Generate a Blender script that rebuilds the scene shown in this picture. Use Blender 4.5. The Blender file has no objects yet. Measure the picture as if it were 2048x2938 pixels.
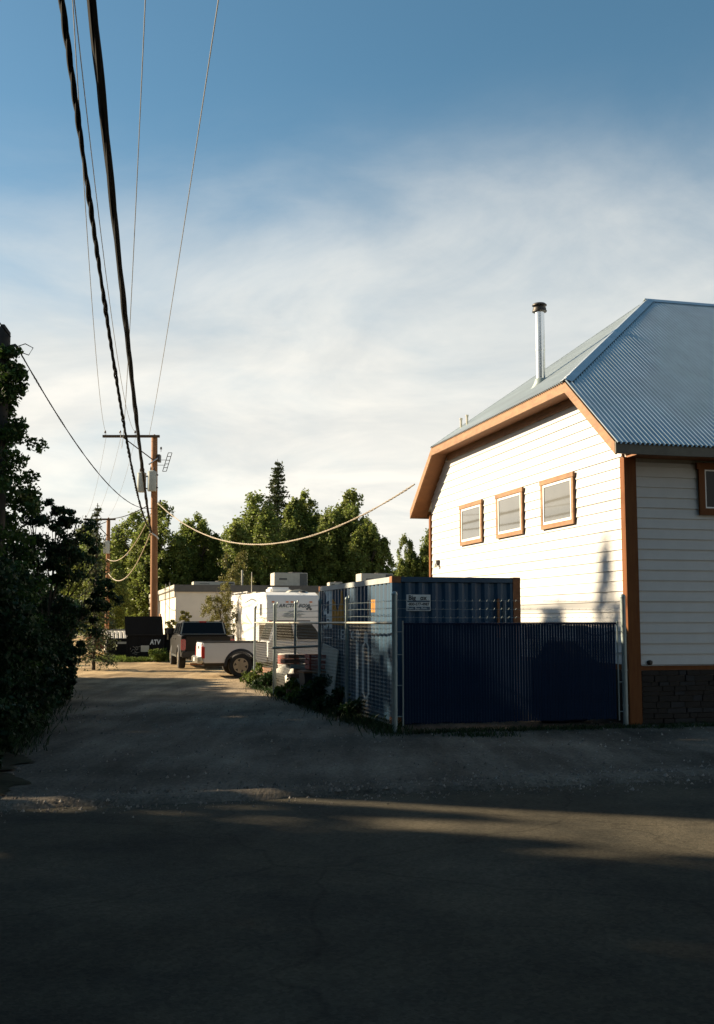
import bpy, bmesh, math, random
import numpy as np
from mathutils import Vector, Matrix
R = math.radians
random.seed(7); rng = np.random.default_rng(7)
scene = bpy.context.scene
COL = scene.collection

# ------------------------------------------------------------------ camera
cam_d = bpy.data.cameras.new('camera'); cam = bpy.data.objects.new('camera', cam_d); COL.objects.link(cam)
cam_d.sensor_fit = 'VERTICAL'; cam_d.sensor_height = 36.0; cam_d.lens = 37.63
cam_d.clip_end = 3000
cam.location = (0, 0, 1.8); cam.rotation_euler = (R(90 + 5.805), 0, 0)
scene.camera = cam

# ------------------------------------------------------------------ light
SUN_EL = 25.0
SUN_H = Vector((-0.950, 0.312))                       # horizontal direction towards the sun
sd = bpy.data.lights.new('sun', 'SUN'); sd.energy = 5.0; sd.angle = R(1.1); sd.color = (1.0, 0.81, 0.56)
so = bpy.data.objects.new('sun', sd); COL.objects.link(so)
sv = Vector((SUN_H.x * math.cos(R(SUN_EL)), SUN_H.y * math.cos(R(SUN_EL)), math.sin(R(SUN_EL))))
so.rotation_euler = sv.to_track_quat('Z', 'Y').to_euler(); so.location = sv * 60
world = bpy.data.worlds.new('World'); scene.world = world; world.use_nodes = True
scene.view_settings.view_transform = 'Standard'; scene.view_settings.look = 'None'
scene.view_settings.gamma = 1.0; scene.view_settings.use_curve_mapping = False
scene.view_settings.exposure = 1.5

def build_sky():
    nt = world.node_tree; N = nt.nodes; L = nt.links; N.clear()
    out = N.new('ShaderNodeOutputWorld'); bg = N.new('ShaderNodeBackground')
    sky = N.new('ShaderNodeTexSky'); sky.sky_type = 'NISHITA'; sky.sun_disc = False
    sky.sun_elevation = R(SUN_EL); sky.sun_rotation = math.atan2(SUN_H.x, SUN_H.y)
    sky.air_density = 1.0; sky.dust_density = 0.6; sky.ozone_density = 3.0
    tc = N.new('ShaderNodeTexCoord')
    sep = N.new('ShaderNodeSeparateXYZ'); L.new(tc.outputs['Generated'], sep.inputs[0])
    def m(op, a, b=None, c=None):
        n = N.new('ShaderNodeMath'); n.operation = op
        for i, x in enumerate((a, b, c)):
            if x is None: continue
            if isinstance(x, (int, float)): n.inputs[i].default_value = x
            else: L.new(x, n.inputs[i])
        return n.outputs[0]
    def rng_(x, a, b, c, d):
        n = N.new('ShaderNodeMapRange'); n.interpolation_type = 'SMOOTHSTEP'
        L.new(x, n.inputs['Value']); n.inputs['From Min'].default_value = a; n.inputs['From Max'].default_value = b
        n.inputs['To Min'].default_value = c; n.inputs['To Max'].default_value = d
        return n.outputs[0]
    z = sep.outputs['Z']
    zz = m('MAXIMUM', z, 0.0)
    den = m('ADD', zz, 0.16)
    comb = N.new('ShaderNodeCombineXYZ')
    L.new(m('DIVIDE', sep.outputs['X'], den), comb.inputs[0]); L.new(m('DIVIDE', sep.outputs['Y'], den), comb.inputs[1])
    def noise(scale, detail, rough, off, dist=0.0):
        mp = N.new('ShaderNodeMapping'); mp.inputs['Location'].default_value = off
        L.new(comb.outputs[0], mp.inputs['Vector'])
        n = N.new('ShaderNodeTexNoise'); n.inputs['Scale'].default_value = scale; n.inputs['Detail'].default_value = detail
        n.inputs['Roughness'].default_value = rough; n.inputs['Distortion'].default_value = dist
        L.new(mp.outputs[0], n.inputs['Vector']); return n.outputs['Fac']
    big = noise(0.55, 4, 0.5, (8.3, 3.3, 0)); fine = noise(1.7, 9, 0.6, (1.3, 4.2, 0), 0.5)
    haze = rng_(z, 0.50, 0.14, 0.0, 0.86)                # milky haze thickening downwards
    low = rng_(z, 0.02, 0.14, -0.10, 0.0)                # a slightly clearer strip at the horizon
    env = rng_(z, 0.56, 0.30, 0.0, 1.0)
    wisp = m('MULTIPLY', env, m('ADD', m('MULTIPLY', m('SUBTRACT', big, 0.47), 1.25), m('MULTIPLY', m('SUBTRACT', fine, 0.5), 0.75)))
    s = m('ADD', m('ADD', haze, low), wisp)
    fac = rng_(s, 0.0, 1.0, 0.0, 0.97)
    shade = noise(1.9, 8, 0.58, (7.7, 0.4, 0), 0.5)
    shade2 = m('MULTIPLY_ADD', rng_(shade, 0.3, 0.72, 0.0, 1.0), 0.75, rng_(z, 0.30, 0.10, 0.0, 0.25))
    cr = N.new('ShaderNodeMix'); cr.data_type = 'RGBA'
    cr.inputs[6].default_value = (4.1, 4.15, 4.0, 1); cr.inputs[7].default_value = (6.0, 5.7, 5.1, 1)
    L.new(shade2, cr.inputs[0])
    hs = N.new('ShaderNodeHueSaturation'); hs.inputs['Saturation'].default_value = 1.08; hs.inputs['Value'].default_value = 0.66; hs.inputs['Hue'].default_value = 0.478
    L.new(sky.outputs[0], hs.inputs['Color'])
    mx = N.new('ShaderNodeMix'); mx.data_type = 'RGBA'
    L.new(fac, mx.inputs[0]); L.new(hs.outputs[0], mx.inputs[6]); L.new(cr.outputs[2], mx.inputs[7])
    L.new(mx.outputs[2], bg.inputs['Color']); bg.inputs['Strength'].default_value = 0.0666
    L.new(bg.outputs[0], out.inputs['Surface'])
build_sky()

# ------------------------------------------------------------------ materials
MATS = {}
def mat(name, col, rough=0.7, metal=0.0, vary=0.15, vscale=4.0, bump=0.0, bscale=30.0, col2=None, spec=0.5, stretch=None,
        island=0.0, transl=0.0, coat=0.0, rot=0.0, cracks=0.0, speck=0.0):
    if name in MATS: return MATS[name]
    M = bpy.data.materials.new(name); M.use_nodes = True; MATS[name] = M
    nt = M.node_tree; N = nt.nodes; L = nt.links
    p = N['Principled BSDF']; p.inputs['Roughness'].default_value = rough; p.inputs['Metallic'].default_value = metal
    p.inputs['Specular IOR Level'].default_value = spec; p.inputs['Coat Weight'].default_value = coat
    tc = N.new('ShaderNodeTexCoord'); src = tc.outputs['Object']
    if stretch:
        mp = N.new('ShaderNodeMapping'); mp.inputs['Scale'].default_value = stretch; mp.inputs['Rotation'].default_value = (0, 0, rot); L.new(src, mp.inputs[0]); src = mp.outputs[0]
    n = N.new('ShaderNodeTexNoise'); n.inputs['Scale'].default_value = vscale; n.inputs['Detail'].default_value = 6
    n.inputs['Roughness'].default_value = 0.65; L.new(src, n.inputs['Vector'])
    r = N.new('ShaderNodeMapRange'); r.inputs['From Min'].default_value = 0.3; r.inputs['From Max'].default_value = 0.7
    L.new(n.outputs['Fac'], r.inputs['Value'])
    mx = N.new('ShaderNodeMix'); mx.data_type = 'RGBA'
    c2 = col2 if col2 else tuple(min(1, c * (1 + vary)) for c in col)
    c1 = col if col2 else tuple(c * (1 - vary) for c in col)
    mx.inputs[6].default_value = (*c1, 1); mx.inputs[7].default_value = (*c2, 1); L.new(r.outputs[0], mx.inputs[0])
    colout = mx.outputs[2]
    def darken(fac_socket, lo):
        nonlocal colout
        k = N.new('ShaderNodeMapRange'); k.inputs['To Min'].default_value = lo; k.inputs['To Max'].default_value = 1.0
        L.new(fac_socket, k.inputs['Value']); h_ = N.new('ShaderNodeHueSaturation'); L.new(k.outputs[0], h_.inputs['Value']); L.new(colout, h_.inputs['Color']); colout = h_.outputs[0]
        return k
    if cracks:
        w = N.new('ShaderNodeTexNoise'); w.inputs['Scale'].default_value = 1.6; w.inputs['Detail'].default_value = 5; L.new(tc.outputs['Object'], w.inputs['Vector'])
        ad = N.new('ShaderNodeMix'); ad.data_type = 'VECTOR'; ad.inputs[0].default_value = .35; L.new(tc.outputs['Object'], ad.inputs[4]); L.new(w.outputs['Color'], ad.inputs[5])
        vo = N.new('ShaderNodeTexVoronoi'); vo.feature = 'DISTANCE_TO_EDGE'; vo.inputs['Scale'].default_value = .55; L.new(ad.outputs[1], vo.inputs['Vector'])
        k = darken(vo.outputs['Distance'], 1 - cracks); k.inputs['From Min'].default_value = .002; k.inputs['From Max'].default_value = .010
    if speck:
        vo = N.new('ShaderNodeTexVoronoi'); vo.inputs['Scale'].default_value = 38; L.new(tc.outputs['Object'], vo.inputs['Vector'])
        k = darken(vo.outputs['Color'], 1 - speck); k.inputs['To Max'].default_value = 1 + speck
        vo = N.new('ShaderNodeTexNoise'); vo.inputs['Scale'].default_value = .35; vo.inputs['Detail'].default_value = 4; L.new(tc.outputs['Object'], vo.inputs['Vector'])
        k = darken(vo.outputs['Fac'], 1 - speck); k.inputs['From Min'].default_value = .35; k.inputs['From Max'].default_value = .65; k.inputs['To Max'].default_value = 1 + speck
    if island:
        g = N.new('ShaderNodeNewGeometry'); hs = N.new('ShaderNodeHueSaturation')
        mr = N.new('ShaderNodeMapRange'); mr.inputs['To Min'].default_value = 1 - island; mr.inputs['To Max'].default_value = 1 + island
        L.new(g.outputs['Random Per Island'], mr.inputs['Value']); L.new(mr.outputs[0], hs.inputs['Value'])
        mh = N.new('ShaderNodeMapRange'); mh.inputs['To Min'].default_value = 0.485; mh.inputs['To Max'].default_value = 0.515
        L.new(g.outputs['Random Per Island'], mh.inputs['Value']); L.new(mh.outputs[0], hs.inputs['Hue'])
        L.new(colout, hs.inputs['Color']); colout = hs.outputs[0]
    L.new(colout, p.inputs['Base Color'])
    if bump:
        n2 = N.new('ShaderNodeTexNoise'); n2.inputs['Scale'].default_value = bscale; n2.inputs['Detail'].default_value = 5
        L.new(src, n2.inputs['Vector']); b = N.new('ShaderNodeBump'); b.inputs['Strength'].default_value = bump
        b.inputs['Distance'].default_value = 0.02; L.new(n2.outputs['Fac'], b.inputs['Height']); L.new(b.outputs[0], p.inputs['Normal'])
    if transl:
        t = N.new('ShaderNodeBsdfTranslucent'); L.new(colout, t.inputs['Color'])
        ms = N.new('ShaderNodeMixShader'); ms.inputs[0].default_value = transl
        L.new(p.outputs[0], ms.inputs[1]); L.new(t.outputs[0], ms.inputs[2]); L.new(ms.outputs[0], N['Material Output'].inputs['Surface'])
    return M

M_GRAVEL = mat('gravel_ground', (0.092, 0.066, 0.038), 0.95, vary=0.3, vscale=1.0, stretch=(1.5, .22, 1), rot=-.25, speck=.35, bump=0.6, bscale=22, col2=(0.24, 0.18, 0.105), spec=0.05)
def paint_gravel_light(M):
    # shade painted into the near gravel, sunlight into the paler lot beyond
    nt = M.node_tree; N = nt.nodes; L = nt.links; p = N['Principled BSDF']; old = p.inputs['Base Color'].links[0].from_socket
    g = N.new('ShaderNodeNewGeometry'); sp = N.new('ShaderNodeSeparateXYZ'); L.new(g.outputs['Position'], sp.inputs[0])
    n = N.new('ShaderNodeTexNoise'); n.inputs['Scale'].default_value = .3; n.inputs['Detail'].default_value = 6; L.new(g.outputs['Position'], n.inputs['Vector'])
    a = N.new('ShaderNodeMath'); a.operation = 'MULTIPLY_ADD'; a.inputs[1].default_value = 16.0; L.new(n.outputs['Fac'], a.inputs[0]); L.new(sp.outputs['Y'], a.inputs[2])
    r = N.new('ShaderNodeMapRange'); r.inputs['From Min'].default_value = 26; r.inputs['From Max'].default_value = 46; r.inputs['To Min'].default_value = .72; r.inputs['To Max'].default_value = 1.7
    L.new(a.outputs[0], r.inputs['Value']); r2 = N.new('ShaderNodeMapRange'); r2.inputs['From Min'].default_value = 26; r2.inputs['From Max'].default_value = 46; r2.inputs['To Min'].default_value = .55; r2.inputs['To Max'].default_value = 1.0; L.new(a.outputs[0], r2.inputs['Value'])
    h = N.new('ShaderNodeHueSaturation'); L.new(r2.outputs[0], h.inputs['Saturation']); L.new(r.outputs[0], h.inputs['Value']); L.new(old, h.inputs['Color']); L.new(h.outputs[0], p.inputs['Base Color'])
paint_gravel_light(M_GRAVEL)
M_ASPH = mat('old_asphalt', (0.040, 0.038, 0.031), 0.9, vary=0.2, vscale=0.8, cracks=.22, speck=.25, bump=0.35, bscale=60, col2=(0.090, 0.078, 0.056), spec=0.05)
M_GROUND = mat('dirt_ground', (0.10, 0.085, 0.055), 0.95, vscale=0.4, bump=0.5, bscale=8, col2=(0.07, 0.09, 0.035), spec=0.2)
M_SOIL = mat('dark_soil', (0.034, 0.032, 0.020), 0.95, vary=0.4, vscale=3, bump=0.6, bscale=14, spec=0.05)
M_STONEBIT = mat('pebble', (0.20, 0.18, 0.16), 0.9, vary=0.3, island=0.5)
M_SIDING = mat('white_siding', (0.55, 0.545, 0.525), 0.6, vary=0.05, vscale=3, stretch=(1, .15, 1))
M_WALLCORE = mat('wall_backing', (0.30, 0.28, 0.25), 0.9)
M_WOOD = mat('stained_wood', (0.165, 0.075, 0.026), 0.65, vscale=3, stretch=(.6, 1.2, 4), col2=(0.30, 0.155, 0.065))
M_TRIM = mat('corner_wood', (0.13, 0.040, 0.009), 0.65, vscale=5, stretch=(4, 4, .4), col2=(0.19, 0.07, 0.018), spec=0.2)
M_SOFFIT = mat('soffit_wood', (0.24, 0.095, 0.03), 0.7, vscale=5, col2=(0.17, 0.065, 0.02))
M_GUTTER = mat('dark_fascia', (0.09, 0.08, 0.055), 0.5, vary=0.3)
M_ROOF = mat('galvanized_roof', (0.50, 0.57, 0.58), 0.42, metal=0.65, vary=0.12, vscale=2, stretch=(1, .2, 1))
M_ROOF2 = mat('galvanized_cap', (0.72, 0.76, 0.76), 0.36, metal=0.95, vary=0.1)
M_STEEL = mat('bright_flue', (0.75, 0.75, 0.74), 0.22, metal=1.0, vary=0.05)
M_DKMETAL = mat('dark_metal', (0.05, 0.045, 0.04), 0.5, metal=0.5)
M_GALV = mat('galvanized_pipe', (0.24, 0.29, 0.29), 0.5, metal=0.45, vary=0.15)
M_LINK = mat('chain_link_wire', (0.34, 0.315, 0.25), 0.5, metal=0.3)
M_BLUESLAT = mat('blue_slat', (0.0012, 0.0150, 0.046), 0.7, spec=0.15, vary=0.12, vscale=3)
M_BLUEWIRE = mat('blue_wire', (0.002, 0.008, 0.030), 0.7, spec=0.15)
M_STONE = mat('ledge_stone', (0.015, 0.011, 0.008), 0.85, vary=0.3, bump=0.4, bscale=20, island=0.0)
M_STONE2 = mat('ledge_stone_grey', (0.020, 0.020, 0.021), 0.85, vary=0.3, bump=0.4, bscale=20)
M_WHITEFR = mat('white_vinyl', (0.78, 0.77, 0.74), 0.4, vary=0.03)
M_CONT = mat('container_blue', (0.007, 0.044, 0.098), 0.5, vscale=1.6, stretch=(1, 1, .3), col2=(0.016, 0.072, 0.13), spec=0.7)
p_ = M_CONT.node_tree.nodes['Principled BSDF']; p_.inputs['Coat Weight'].default_value = .22; p_.inputs['Coat Roughness'].default_value = .42; p_.inputs['Coat IOR'].default_value = 1.5; p_.inputs['Specular IOR Level'].default_value = .35
M_RUST = mat('rusty_steel', (0.16, 0.06, 0.025), 0.8, vscale=9, col2=(0.30, 0.14, 0.06))
M_CRAIL = mat('pale_rail', (0.30, 0.33, 0.33), 0.6, vary=0.2, vscale=5)
M_PRINT = mat('white_print', (0.76, 0.79, 0.78), 0.7, vary=0.2, vscale=12)
M_ORANGE = mat('orange_print', (0.55, 0.24, 0.02), 0.6)
M_SIGNW = mat('sign_white', (0.62, 0.66, 0.66), 0.5, vary=0.05)
M_BLACK = mat('black_print', (0.015, 0.015, 0.018), 0.6)
M_SIGNY = mat('sign_yellow', (0.50, 0.40, 0.10), 0.6)
M_POLE = mat('creosote_pole', (0.20, 0.085, 0.03), 0.85, vscale=8, stretch=(3, 3, .25), col2=(0.30, 0.145, 0.06), bump=0.3)
M_POLEDK = mat('old_dark_pole', (0.035, 0.03, 0.025), 0.9, vscale=8, stretch=(3, 3, .25))
M_ARM = mat('crossarm_wood', (0.07, 0.05, 0.03), 0.9)
M_XFMR = mat('transformer_grey', (0.33, 0.37, 0.36), 0.5, vary=0.08)
M_CABLE = mat('black_cable', (0.008, 0.009, 0.009), 0.8, spec=0.1)
M_ALU = mat('aluminium_line', (0.30, 0.29, 0.26), 0.5, metal=0.4)
M_ROPE = mat('weathered_drop_cable', (0.30, 0.25, 0.18), 0.7)
M_INS = mat('brown_insulator', (0.08, 0.05, 0.035), 0.3)
M_BWHITE = mat('cream_stucco', (0.62, 0.58, 0.50), 0.85, vary=0.06, vscale=1)
M_BBAND = mat('roof_band', (0.085, 0.085, 0.08), 0.7)
M_CREAMBAND = mat('pale_band', (0.40, 0.38, 0.32), 0.7, vary=0.15)
M_GLASS = mat('window_glass', (0.008, 0.010, 0.012), 0.10, vary=0.0, spec=0.15)
M_GLASSH = mat('house_glass', (0.14, 0.14, 0.13), 0.05, vary=0.1, vscale=1, spec=1.0, coat=1.0)
M_RVWHITE = mat('rv_white', (0.70, 0.69, 0.66), 0.35, vary=0.03)
M_RVGREY = mat('rv_grey_skirt', (0.32, 0.30, 0.25), 0.5)
M_RVTAN = mat('rv_tan_stripe', (0.45, 0.35, 0.25), 0.5)
M_RVDK = mat('rv_dark_print', (0.07, 0.09, 0.11), 0.5, vary=0.4, vscale=8)
M_AMBER = mat('amber_lens', (0.50, 0.14, 0.02), 0.3)
M_TKWHITE = mat('truck_white', (0.66, 0.67, 0.68), 0.35, vary=0.04, coat=0.3)
M_TKDARK = mat('truck_bronze', (0.012, 0.010, 0.007), 0.36, vary=0.1, coat=0.0, spec=0.25)
M_RED = mat('red_lens', (0.45, 0.012, 0.01), 0.25, coat=0.5)
M_TYRE = mat('tyre_rubber', (0.014, 0.014, 0.014), 0.8)
M_RIM = mat('alloy_rim', (0.32, 0.28, 0.22), 0.4, metal=0.7)
M_CHROME = mat('chrome', (0.6, 0.6, 0.58), 0.25, metal=1.0)
M_DUMP = mat('dumpster_black', (0.005, 0.0055, 0.006), 0.7, vary=0.3, spec=0.2)
M_DUMPLID = mat('ribbed_lid', (0.36, 0.34, 0.30), 0.6)
M_BROWNBOX = mat('brown_box', (0.20, 0.14, 0.07), 0.8, vary=0.2)
M_REDBOX = mat('red_brown_bin', (0.13, 0.035, 0.02), 0.7, vary=0.2)
M_TARP = mat('dark_tarp', (0.006, 0.018, 0.045), 0.7, vary=0.2, vscale=3)
M_BAG = mat('white_bag', (0.58, 0.56, 0.50), 0.7, vary=0.1, vscale=5)
M_BRICKRED = mat('red_junk', (0.26, 0.045, 0.03), 0.7)
M_BROWNJ = mat('brown_junk', (0.20, 0.10, 0.06), 0.85, vary=0.3)
M_BOARD = mat('grey_board', (0.38, 0.38, 0.33), 0.8, vary=0.15, vscale=2)
M_BARK = mat('bark', (0.06, 0.045, 0.03), 0.9, vary=0.3)
M_LEAF = mat('poplar_leaf', (0.125, 0.17, 0.035), 0.55, vary=0.2, vscale=.5, island=0.45, transl=0.45, col2=(0.20, 0.225, 0.055), spec=0.3)
M_LEAFOL = mat('olive_leaf', (0.15, 0.14, 0.035), 0.6, vary=0.2, island=0.35, transl=0.3, spec=0.3)
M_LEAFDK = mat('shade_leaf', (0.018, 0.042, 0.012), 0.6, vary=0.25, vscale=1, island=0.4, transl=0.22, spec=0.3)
M_IVY = mat('ivy_leaf', (0.045, 0.085, 0.015), 0.55, vary=0.25, vscale=1, island=0.4, transl=0.28, spec=0.3)
M_NEEDLE = mat('spruce_needle', (0.085, 0.105, 0.045), 0.7, vary=0.2, island=0.3, transl=0.12, spec=0.2)
M_GRASS = mat('grass_blade', (0.085, 0.12, 0.022), 0.7, vary=0.2, vscale=2, island=0.4, transl=0.35, spec=0.2)
M_DRY = mat('dry_straw', (0.36, 0.22, 0.07), 0.8, vary=0.2, island=0.3, transl=0.2)
M_HILL = mat('far_hill', (0.10, 0.16, 0.20), 0.9)

# ------------------------------------------------------------------ helpers
def link(o, parent=None):
    COL.objects.link(o)
    if parent is not None: o.parent = parent
    return o
def tag(o, label=None, cat=None, group=None, kind=None):
    if label: o['label'] = label
    if cat: o['category'] = cat
    if group: o['group'] = group
    if kind: o['kind'] = kind
    return o
def thing(name, label, cat, loc=(0, 0, 0), rz=0.0, group=None):
    o = bpy.data.objects.new(name, None); o.empty_display_size = 0.2; link(o)
    o.location = loc; o.rotation_euler = (0, 0, rz)
    return tag(o, label, cat, group)
def copy_tree(o, parent=None):
    c = o.copy(); COL.objects.link(c); c.parent = parent
    for ch in list(o.children): copy_tree(ch, c)
    return c

class MB:
    def __init__(s): s.v = []; s.f = []
    def add(s, vs, fs):
        b = len(s.v); s.v += [tuple(v) for v in vs]; s.f += [tuple(i + b for i in f) for f in fs]; return s
    def box(s, x0, x1, y0, y1, z0, z1):
        return s.add([(x0,y0,z0),(x1,y0,z0),(x1,y1,z0),(x0,y1,z0),(x0,y0,z1),(x1,y0,z1),(x1,y1,z1),(x0,y1,z1)],
                     [(3,2,1,0),(4,5,6,7),(0,1,5,4),(1,2,6,5),(2,3,7,6),(3,0,4,7)])
    def hexa(s, b, t):  # 4 bottom points, 4 top points
        return s.add(list(b) + list(t), [(3,2,1,0),(4,5,6,7),(0,1,5,4),(1,2,6,5),(2,3,7,6),(3,0,4,7)])
    def prism(s, poly, axis, a0, a1):  # polygon in the two other axes, extruded along axis
        n = len(poly)
        def P(p, a):
            if axis == 'x': return (a, p[0], p[1])
            if axis == 'y': return (p[0], a, p[1])
            return (p[0], p[1], a)
        vs = [P(p, a0) for p in poly] + [P(p, a1) for p in poly]
        fs = [tuple(range(n))[::-1], tuple(range(n, 2*n))] + [(i, (i+1) % n, n + (i+1) % n, n + i) for i in range(n)]
        return s.add(vs, fs)
    def tube(s, pts, r, sides=8, caps=True, r1=None):
        pts = [Vector(p) for p in pts]; n = len(pts); vs = []
        up = Vector((0, 0, 1))
        for i, p in enumerate(pts):
            t = (pts[min(i+1, n-1)] - pts[max(i-1, 0)]).normalized()
            a = t.cross(up)
            if a.length < 1e-3: a = t.cross(Vector((1, 0, 0)))
            a.normalize(); b = t.cross(a).normalized()
            if isinstance(r, (list, tuple)): rr = r[i]
            else: rr = r if r1 is None else r + (r1 - r) * i / max(1, n-1)
            vs += [p + (a * math.cos(2*math.pi*k/sides) + b * math.sin(2*math.pi*k/sides)) * rr for k in range(sides)]
        fs = [(i*sides+k, i*sides+(k+1) % sides, (i+1)*sides+(k+1) % sides, (i+1)*sides+k) for i in range(n-1) for k in range(sides)]
        if caps: fs += [tuple(range(sides))[::-1], tuple(range((n-1)*sides, n*sides))]
        return s.add(vs, fs)
    def lathe(s, prof, cx=0, cy=0, sides=20):
        vs = []; n = len(prof)
        for r, z in prof: vs += [(cx + r*math.cos(2*math.pi*k/sides), cy + r*math.sin(2*math.pi*k/sides), z) for k in range(sides)]
        fs = [(i*sides+k, i*sides+(k+1) % sides, (i+1)*sides+(k+1) % sides, (i+1)*sides+k) for i in range(n-1) for k in range(sides)]
        fs += [tuple(range(sides))[::-1], tuple(range((n-1)*sides, n*sides))]
        return s.add(vs, fs)
    def mesh(s, name, m, smooth=False, bevel=0.0):
        me = bpy.data.meshes.new(name); me.from_pydata(s.v, [], s.f)
        if bevel or True:
            bm = bmesh.new(); bm.from_mesh(me)
            bmesh.ops.recalc_face_normals(bm, faces=bm.faces)
            if bevel: bmesh.ops.bevel(bm, geom=[e for e in bm.edges if e.calc_face_angle(0) > 0.5], offset=bevel, segments=2, affect='EDGES', clamp_overlap=True)
            bm.to_mesh(me); bm.free()
        if smooth:
            me.polygons.foreach_set('use_smooth', [True] * len(me.polygons))
            try: me.set_sharp_from_angle(angle=R(40))
            except Exception: pass
        me.materials.append(m); return me
    def build(s, name, m, parent=None, smooth=False, bevel=0.0):
        o = bpy.data.objects.new(name, s.mesh(name, m, smooth, bevel)); return link(o, parent)

def quads_mesh(name, verts, m, n=4):
    """verts: (k*n,3) array of separate n-gons"""
    k = len(verts) // n; me = bpy.data.meshes.new(name)
    me.vertices.add(k*n); me.vertices.foreach_set('co', np.asarray(verts, np.float32).ravel())
    me.loops.add(k*n); me.loops.foreach_set('vertex_index', np.arange(k*n, dtype=np.int32))
    me.polygons.add(k); me.polygons.foreach_set('loop_start', np.arange(0, k*n, n, dtype=np.int32))
    me.polygons.foreach_set('loop_total', np.full(k, n, np.int32))
    me.update(calc_edges=True); me.validate(); me.materials.append(m); return me
def leaves(centers, size, aspect=0.6, flat=0.35, jitter=0.4):
    """random leaf-shaped quads (kite) at the centres"""
    n = len(centers); c = np.asarray(centers)
    nrm = rng.normal(size=(n, 3)); nrm[:, 2] = np.abs(nrm[:, 2]) * flat*2; nrm /= np.linalg.norm(nrm, axis=1)[:, None]
    t = rng.normal(size=(n, 3)); t -= (t*nrm).sum(1)[:, None]*nrm; t /= np.linalg.norm(t, axis=1)[:, None]
    b = np.cross(nrm, t); s = size * (1 + jitter*(rng.random(n)*2-1))[:, None]
    v = np.stack([c - t*s*0.5, c + b*s*aspect*0.5 - t*s*0.05, c + t*s*0.5, c - b*s*aspect*0.5 - t*s*0.05], 1)
    return v.reshape(-1, 3)
def clump_points(clumps, per, spread, shape=(1, 1, .75)):
    c = np.repeat(clumps, per, axis=0); k = len(c)
    g = rng.normal(size=(k, 3)); rr = rng.random(k)**0.5
    g = g / np.linalg.norm(g, axis=1)[:, None] * rr[:, None]
    sp = np.repeat(np.asarray(spread).reshape(-1, 1) if np.ndim(spread) else np.full((len(clumps), 1), spread), per, axis=0)
    return c + g * sp * np.array(shape)

_dg = None
def text_mesh(s, size, m, name='lettering', shear=0.0, extrude=0.0, sx=1.0, align='CENTER', bold=0.0):
    cu = bpy.data.curves.new('tmp_text', 'FONT'); cu.body = s; cu.size = size; cu.shear = shear; cu.extrude = extrude
    cu.align_x = align; cu.align_y = 'CENTER'; cu.offset = bold; cu.resolution_u = 3
    o = bpy.data.objects.new('tmp_text', cu); COL.objects.link(o)
    dg = bpy.context.evaluated_depsgraph_get(); me = bpy.data.meshes.new_from_object(o.evaluated_get(dg))
    bpy.data.objects.remove(o); bpy.data.curves.remove(cu)
    me.name = name; me.materials.clear(); me.materials.append(m)
    for v in me.vertices: v.co.x *= sx
    return me
FRONT = Matrix(((1,0,0),(0,0,-1),(0,1,0)))        # text facing local -y
LEFT = Matrix(((0,0,-1),(-1,0,0),(0,1,0)))         # text facing local -x
def place_text(me, loc, rot, parent, name='lettering'):
    o = bpy.data.objects.new(name, me); link(o, parent)
    o.matrix_local = Matrix.Translation(loc) @ rot.to_4x4(); return o

ALPHA = math.atan2(0.247, 0.969)                   # the lane's grid is turned against the camera
DV = Vector((0.247, 0.969, 0)); UV = Vector((-0.247, 0.969, 0)); VV = Vector((0.969, 0.247, 0))
def G(v, u, z=0.0): return Vector((4.5, 18.4, 0)) + VV * v + UV * u + Vector((0, 0, z))

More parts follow.
